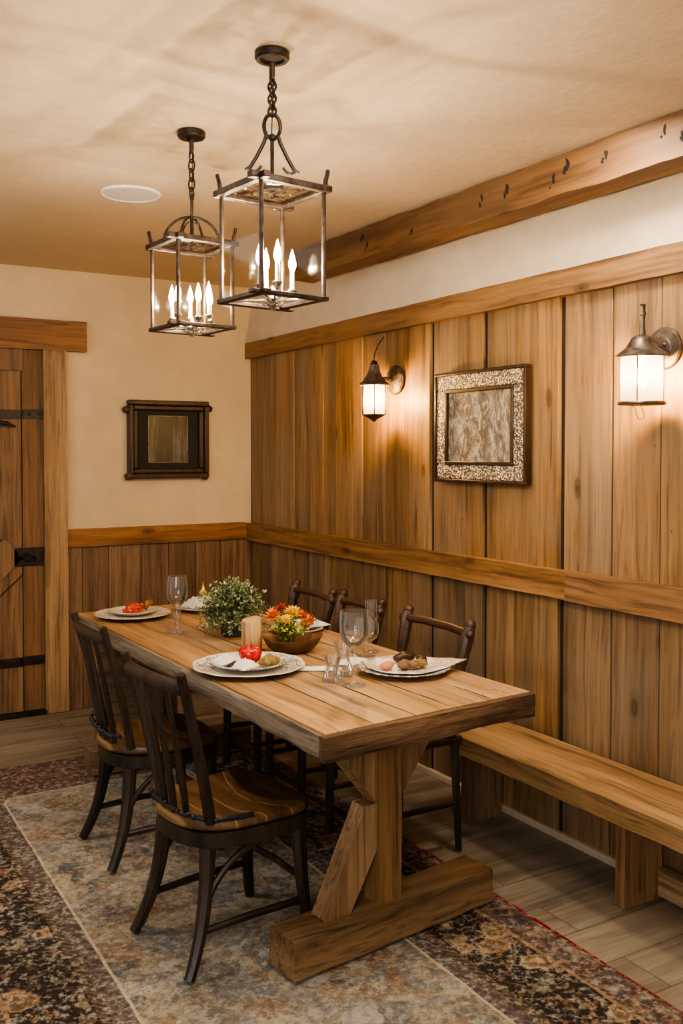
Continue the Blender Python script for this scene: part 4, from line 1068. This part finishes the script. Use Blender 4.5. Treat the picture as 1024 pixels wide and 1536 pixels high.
# dough bowl
bw = MB(); vs = []; fs = []; n = 44
lv = [(.35, .0), (.62, .004), (.85, .026), (.99, .052), (1.0, .055), (.95, .054), (.78, .028), (.5, .012), (.2, .010)]
for s_, z in lv:
    for j in range(n):
        a = 2 * PI * j / n
        x, y = .122 * s_ * math.cos(a), .078 * s_ * math.sin(a)
        lift = .014 * abs(math.cos(a)) ** 3 * (z / .055)
        vs.append((x, y, z + lift + .0018 * noise.noise(Vector((x * 40, y * 40, z * 40))) * (z > 0)))
for k in range(len(lv) - 1):
    for j in range(n):
        j2 = (j + 1) % n; fs.append((k * n + j, k * n + j2, (k + 1) * n + j2, (k + 1) * n + j))
fs.append(tuple(range(n))[::-1]); fs.append(tuple(range((len(lv) - 1) * n, len(lv) * n)))
bw.add(vs, fs); o = bw.build('dough_bowl', W['bowl'], smooth=60); tag(o, 'oval carved wooden dough bowl holding the flowers', 'bowl'); place(o, 1.72, 3.30, TOPZ, R(-14))

# plants
def leafmat(name, a, b_, c_):
    g = G(name); r_ = g.n('Attribute', attribute_name='rnd').outputs['Fac']
    c = g.ramp(r_, [(0, a), (.5, b_), (1, c_)]); return g.bsdf(c, .55, 0, None, spec=.3)
def leaf(mb, p, d, up, ln, w):
    d = Vector(d).normalized(); s_ = d.cross(Vector(up))
    if s_.length < 1e-3: s_ = Vector((1, 0, 0))
    s_.normalize(); u_ = s_.cross(d); p = Vector(p)
    mb.add([p, p + d * ln * .5 + s_ * w + u_ * w * .25, p + d * ln, p + d * ln * .5 - s_ * w + u_ * w * .25], [(0, 1, 2), (0, 2, 3)])
bs = thing('potted_shrub', 'bushy small-leaved green plant in a dark pot on the tabletop', 'plant', (1.665, 3.735, TOPZ))
MB().lathe([(0, 0), (.05, 0), (.058, .01), (.066, .062), (.069, .067), (.064, .069), (.056, .058), (0, .056)], 28).build('pot', glass_pot := simple('dark_teal_pot', lin(52, 66, 62), .2, 30), bs)
fo = MB(); st_ = MB(); rs = random.Random(11)
for i in range(300):
    a = rs.uniform(0, 2 * PI); el = rs.uniform(-.75, 1.5)
    d = Vector((math.cos(a) * math.cos(el), math.sin(a) * math.cos(el), math.sin(el) * .85))
    L_ = rs.uniform(.10, .172)
    p0 = Vector((rs.uniform(-.03, .03), rs.uniform(-.03, .03), .095))
    p1 = p0 + d * L_; pm = p0 + d * L_ * .5 + Vector((0, 0, .022))
    pts = bez(p0, pm, p1, 6); 
    for q in pts: q.z = max(q.z, .012)
    st_.tube(pts, .0012, 4)
    for k in range(1, 7):
        for _ in range(3):
            dd = Vector((rs.gauss(0, 1), rs.gauss(0, 1), rs.gauss(.35, .8))).normalized() * .8 + d * .6
            depth = k / 6
            fo.rnd(min(1, max(0, .05 + .75 * depth * rs.random() + .25 * rs.random() * (el > .4))))
            leaf(fo, pts[k], dd, (rs.gauss(0, 1), rs.gauss(0, 1), 1), rs.uniform(.012, .022), rs.uniform(.003, .0055))
st_.build('stems', simple('green_stem', lin(74, 80, 44), .6), bs)
fo.build('foliage', leafmat('thyme_leaves', lin(60, 68, 46), lin(128, 140, 98), lin(212, 216, 184)), bs, smooth=0)
fl = thing('flower_bouquet', 'orange and yellow blossoms with lime greenery standing in the wooden bowl', 'flowers', (1.712, 3.325, TOPZ + .030))
fo = MB(); st_ = MB(); rs = random.Random(12)
for i in range(70):
    a = rs.uniform(0, 2 * PI); el = rs.uniform(.55, 1.5)
    d = Vector((math.cos(a) * math.cos(el), math.sin(a) * math.cos(el), math.sin(el)))
    p0 = Vector((rs.uniform(-.015, .015), rs.uniform(-.015, .015), .002)); L_ = rs.uniform(.06, .10)
    pts = bez(p0, p0 + d * L_ * .5 + Vector((0, 0, .015)), p0 + d * L_ + Vector((0, 0, .01)), 5)
    st_.tube(pts, .0013, 4)
    for k in range(1, 6):
        for _ in range(3):
            fo.rnd(min(1, k / 5 * rs.uniform(.4, 1.1)))
            leaf(fo, pts[k], Vector((rs.gauss(0, 1), rs.gauss(0, 1), rs.gauss(.5, .6))), (rs.gauss(0, 1), rs.gauss(0, 1), 1), rs.uniform(.012, .02), rs.uniform(.003, .005))
st_.build('stems', simple('lime_stem', lin(110, 116, 50), .6), fl); fo.build('foliage', leafmat('lime_leaves', lin(58, 66, 26), lin(132, 142, 52), lin(198, 196, 96)), fl, smooth=0)
def petals(name, a, b_):
    return leafmat(name, a, tuple((x + y) / 2 for x, y in zip(a, b_)), b_)
MO = petals('orange_petals', lin(206, 92, 30), lin(240, 150, 70)); MY = petals('yellow_petals', lin(226, 170, 30), lin(250, 222, 110)); MP = petals('peach_petals', lin(214, 96, 40), lin(246, 176, 110)); MR_ = petals('rust_petals', lin(150, 40, 20), lin(214, 90, 40))
def blossom(x, y, z, r_, m_, nm, tilt):
    q = MB(); rs2 = random.Random(int(x * 999))
    for ring in range(4):
        for k in range(9 - ring):
            a = 2 * PI * k / (9 - ring) + ring * .4; el = .1 + ring * .36
            d = Vector((math.cos(a) * math.cos(el), math.sin(a) * math.cos(el), math.sin(el)))
            q.rnd(rs2.random()); leaf(q, Vector((0, 0, 0)), d, (0, 0, 1), 1.15 * r_ * rs2.uniform(.85, 1.1), r_ * .24)
    q.rnd(.3).ball((0, 0, .004), r_ * .25, n=8, m=6)
    b_ = q.build(nm, m_, fl, smooth=40); b_.location = (x * 1.2, y * 1.2, z * 1.12); b_.rotation_euler = tilt; return b_
blossom(-.045, .015, .098, .034, MO, 'blossom', (.1, -.4, 0)); blossom(-.01, .03, .118, .026, MR_, 'blossom', (0, 0, .4))
blossom(.008, -.01, .105, .036, MY, 'blossom', (.3, .1, .2)); blossom(-.022, -.03, .09, .024, MY, 'blossom', (.6, -.2, 0))
blossom(.045, -.005, .09, .032, MO, 'blossom', (.2, .5, 1)); blossom(.072, -.01, .064, .040, MP, 'blossom', (.2, .9, 2)); blossom(.05, .03, .10, .024, MY, 'blossom', (-.2, .4, 1))

# ------------------------------------------------------------------ light, world, camera
def area(name, loc, target, size, energy, col, sy=None):
    ld = bpy.data.lights.new(name, 'AREA'); ld.energy = energy; ld.color = col; ld.size = size
    if sy: ld.shape = 'RECTANGLE'; ld.size_y = sy
    o = bpy.data.objects.new(name, ld); COL.objects.link(o); o.location = loc
    o.rotation_euler = (Vector(target) - Vector(loc)).to_track_quat('-Z', 'Y').to_euler(); return o
area('window_fill', (-1.2, -.6, 1.7), (1.6, 3.4, 1.0), 1.6, 55, (1, .95, .88))  # added unseen soft fill behind the camera, standing in for window light
area('room_downlight', (1.3, 1.6, 2.60), (1.4, 2.3, 0), .7, 24, (1, .88, .72))
area('wall_downlight', (2.15, 2.2, 2.60), (2.4, 2.5, 0), .25, 16, (1, .86, .68))
area('left_fill', (-.5, 3.9, 2.58), (.4, 4.0, 0), .9, 34, (1, .93, .84))  # added unseen fill that brightens the back-left floor, rug and chair backs
wd = bpy.data.worlds.new('World'); SC.world = wd; wd.use_nodes = True
wd.node_tree.nodes['Background'].inputs[0].default_value = (.85, .78, .68, 1); wd.node_tree.nodes['Background'].inputs[1].default_value = .4
cd = bpy.data.cameras.new('Camera'); cam = bpy.data.objects.new('Camera', cd); COL.objects.link(cam)
cd.sensor_fit = 'HORIZONTAL'; cd.sensor_width = 36; cd.lens = 1422 / 1024 * 36; cd.shift_y = -53 / 1024; cd.clip_start = .05
# portrait frame: with a horizontal fit the shift unit is the frame width
cam.location = (0, 0, 1.55); cam.rotation_euler = (R(90 - 1.5), 0, R(-30.5))
SC.camera = cam
SC.view_settings.view_transform = 'AgX'; SC.view_settings.look = 'AgX - Medium High Contrast'; SC.view_settings.exposure = 0.15
SC.cycles.use_denoising = True; SC.cycles.max_bounces = 8; SC.cycles.transparent_max_bounces = 24; SC.cycles.sample_clamp_indirect = 4
SC.cycles.caustics_reflective = False; SC.cycles.caustics_refractive = False
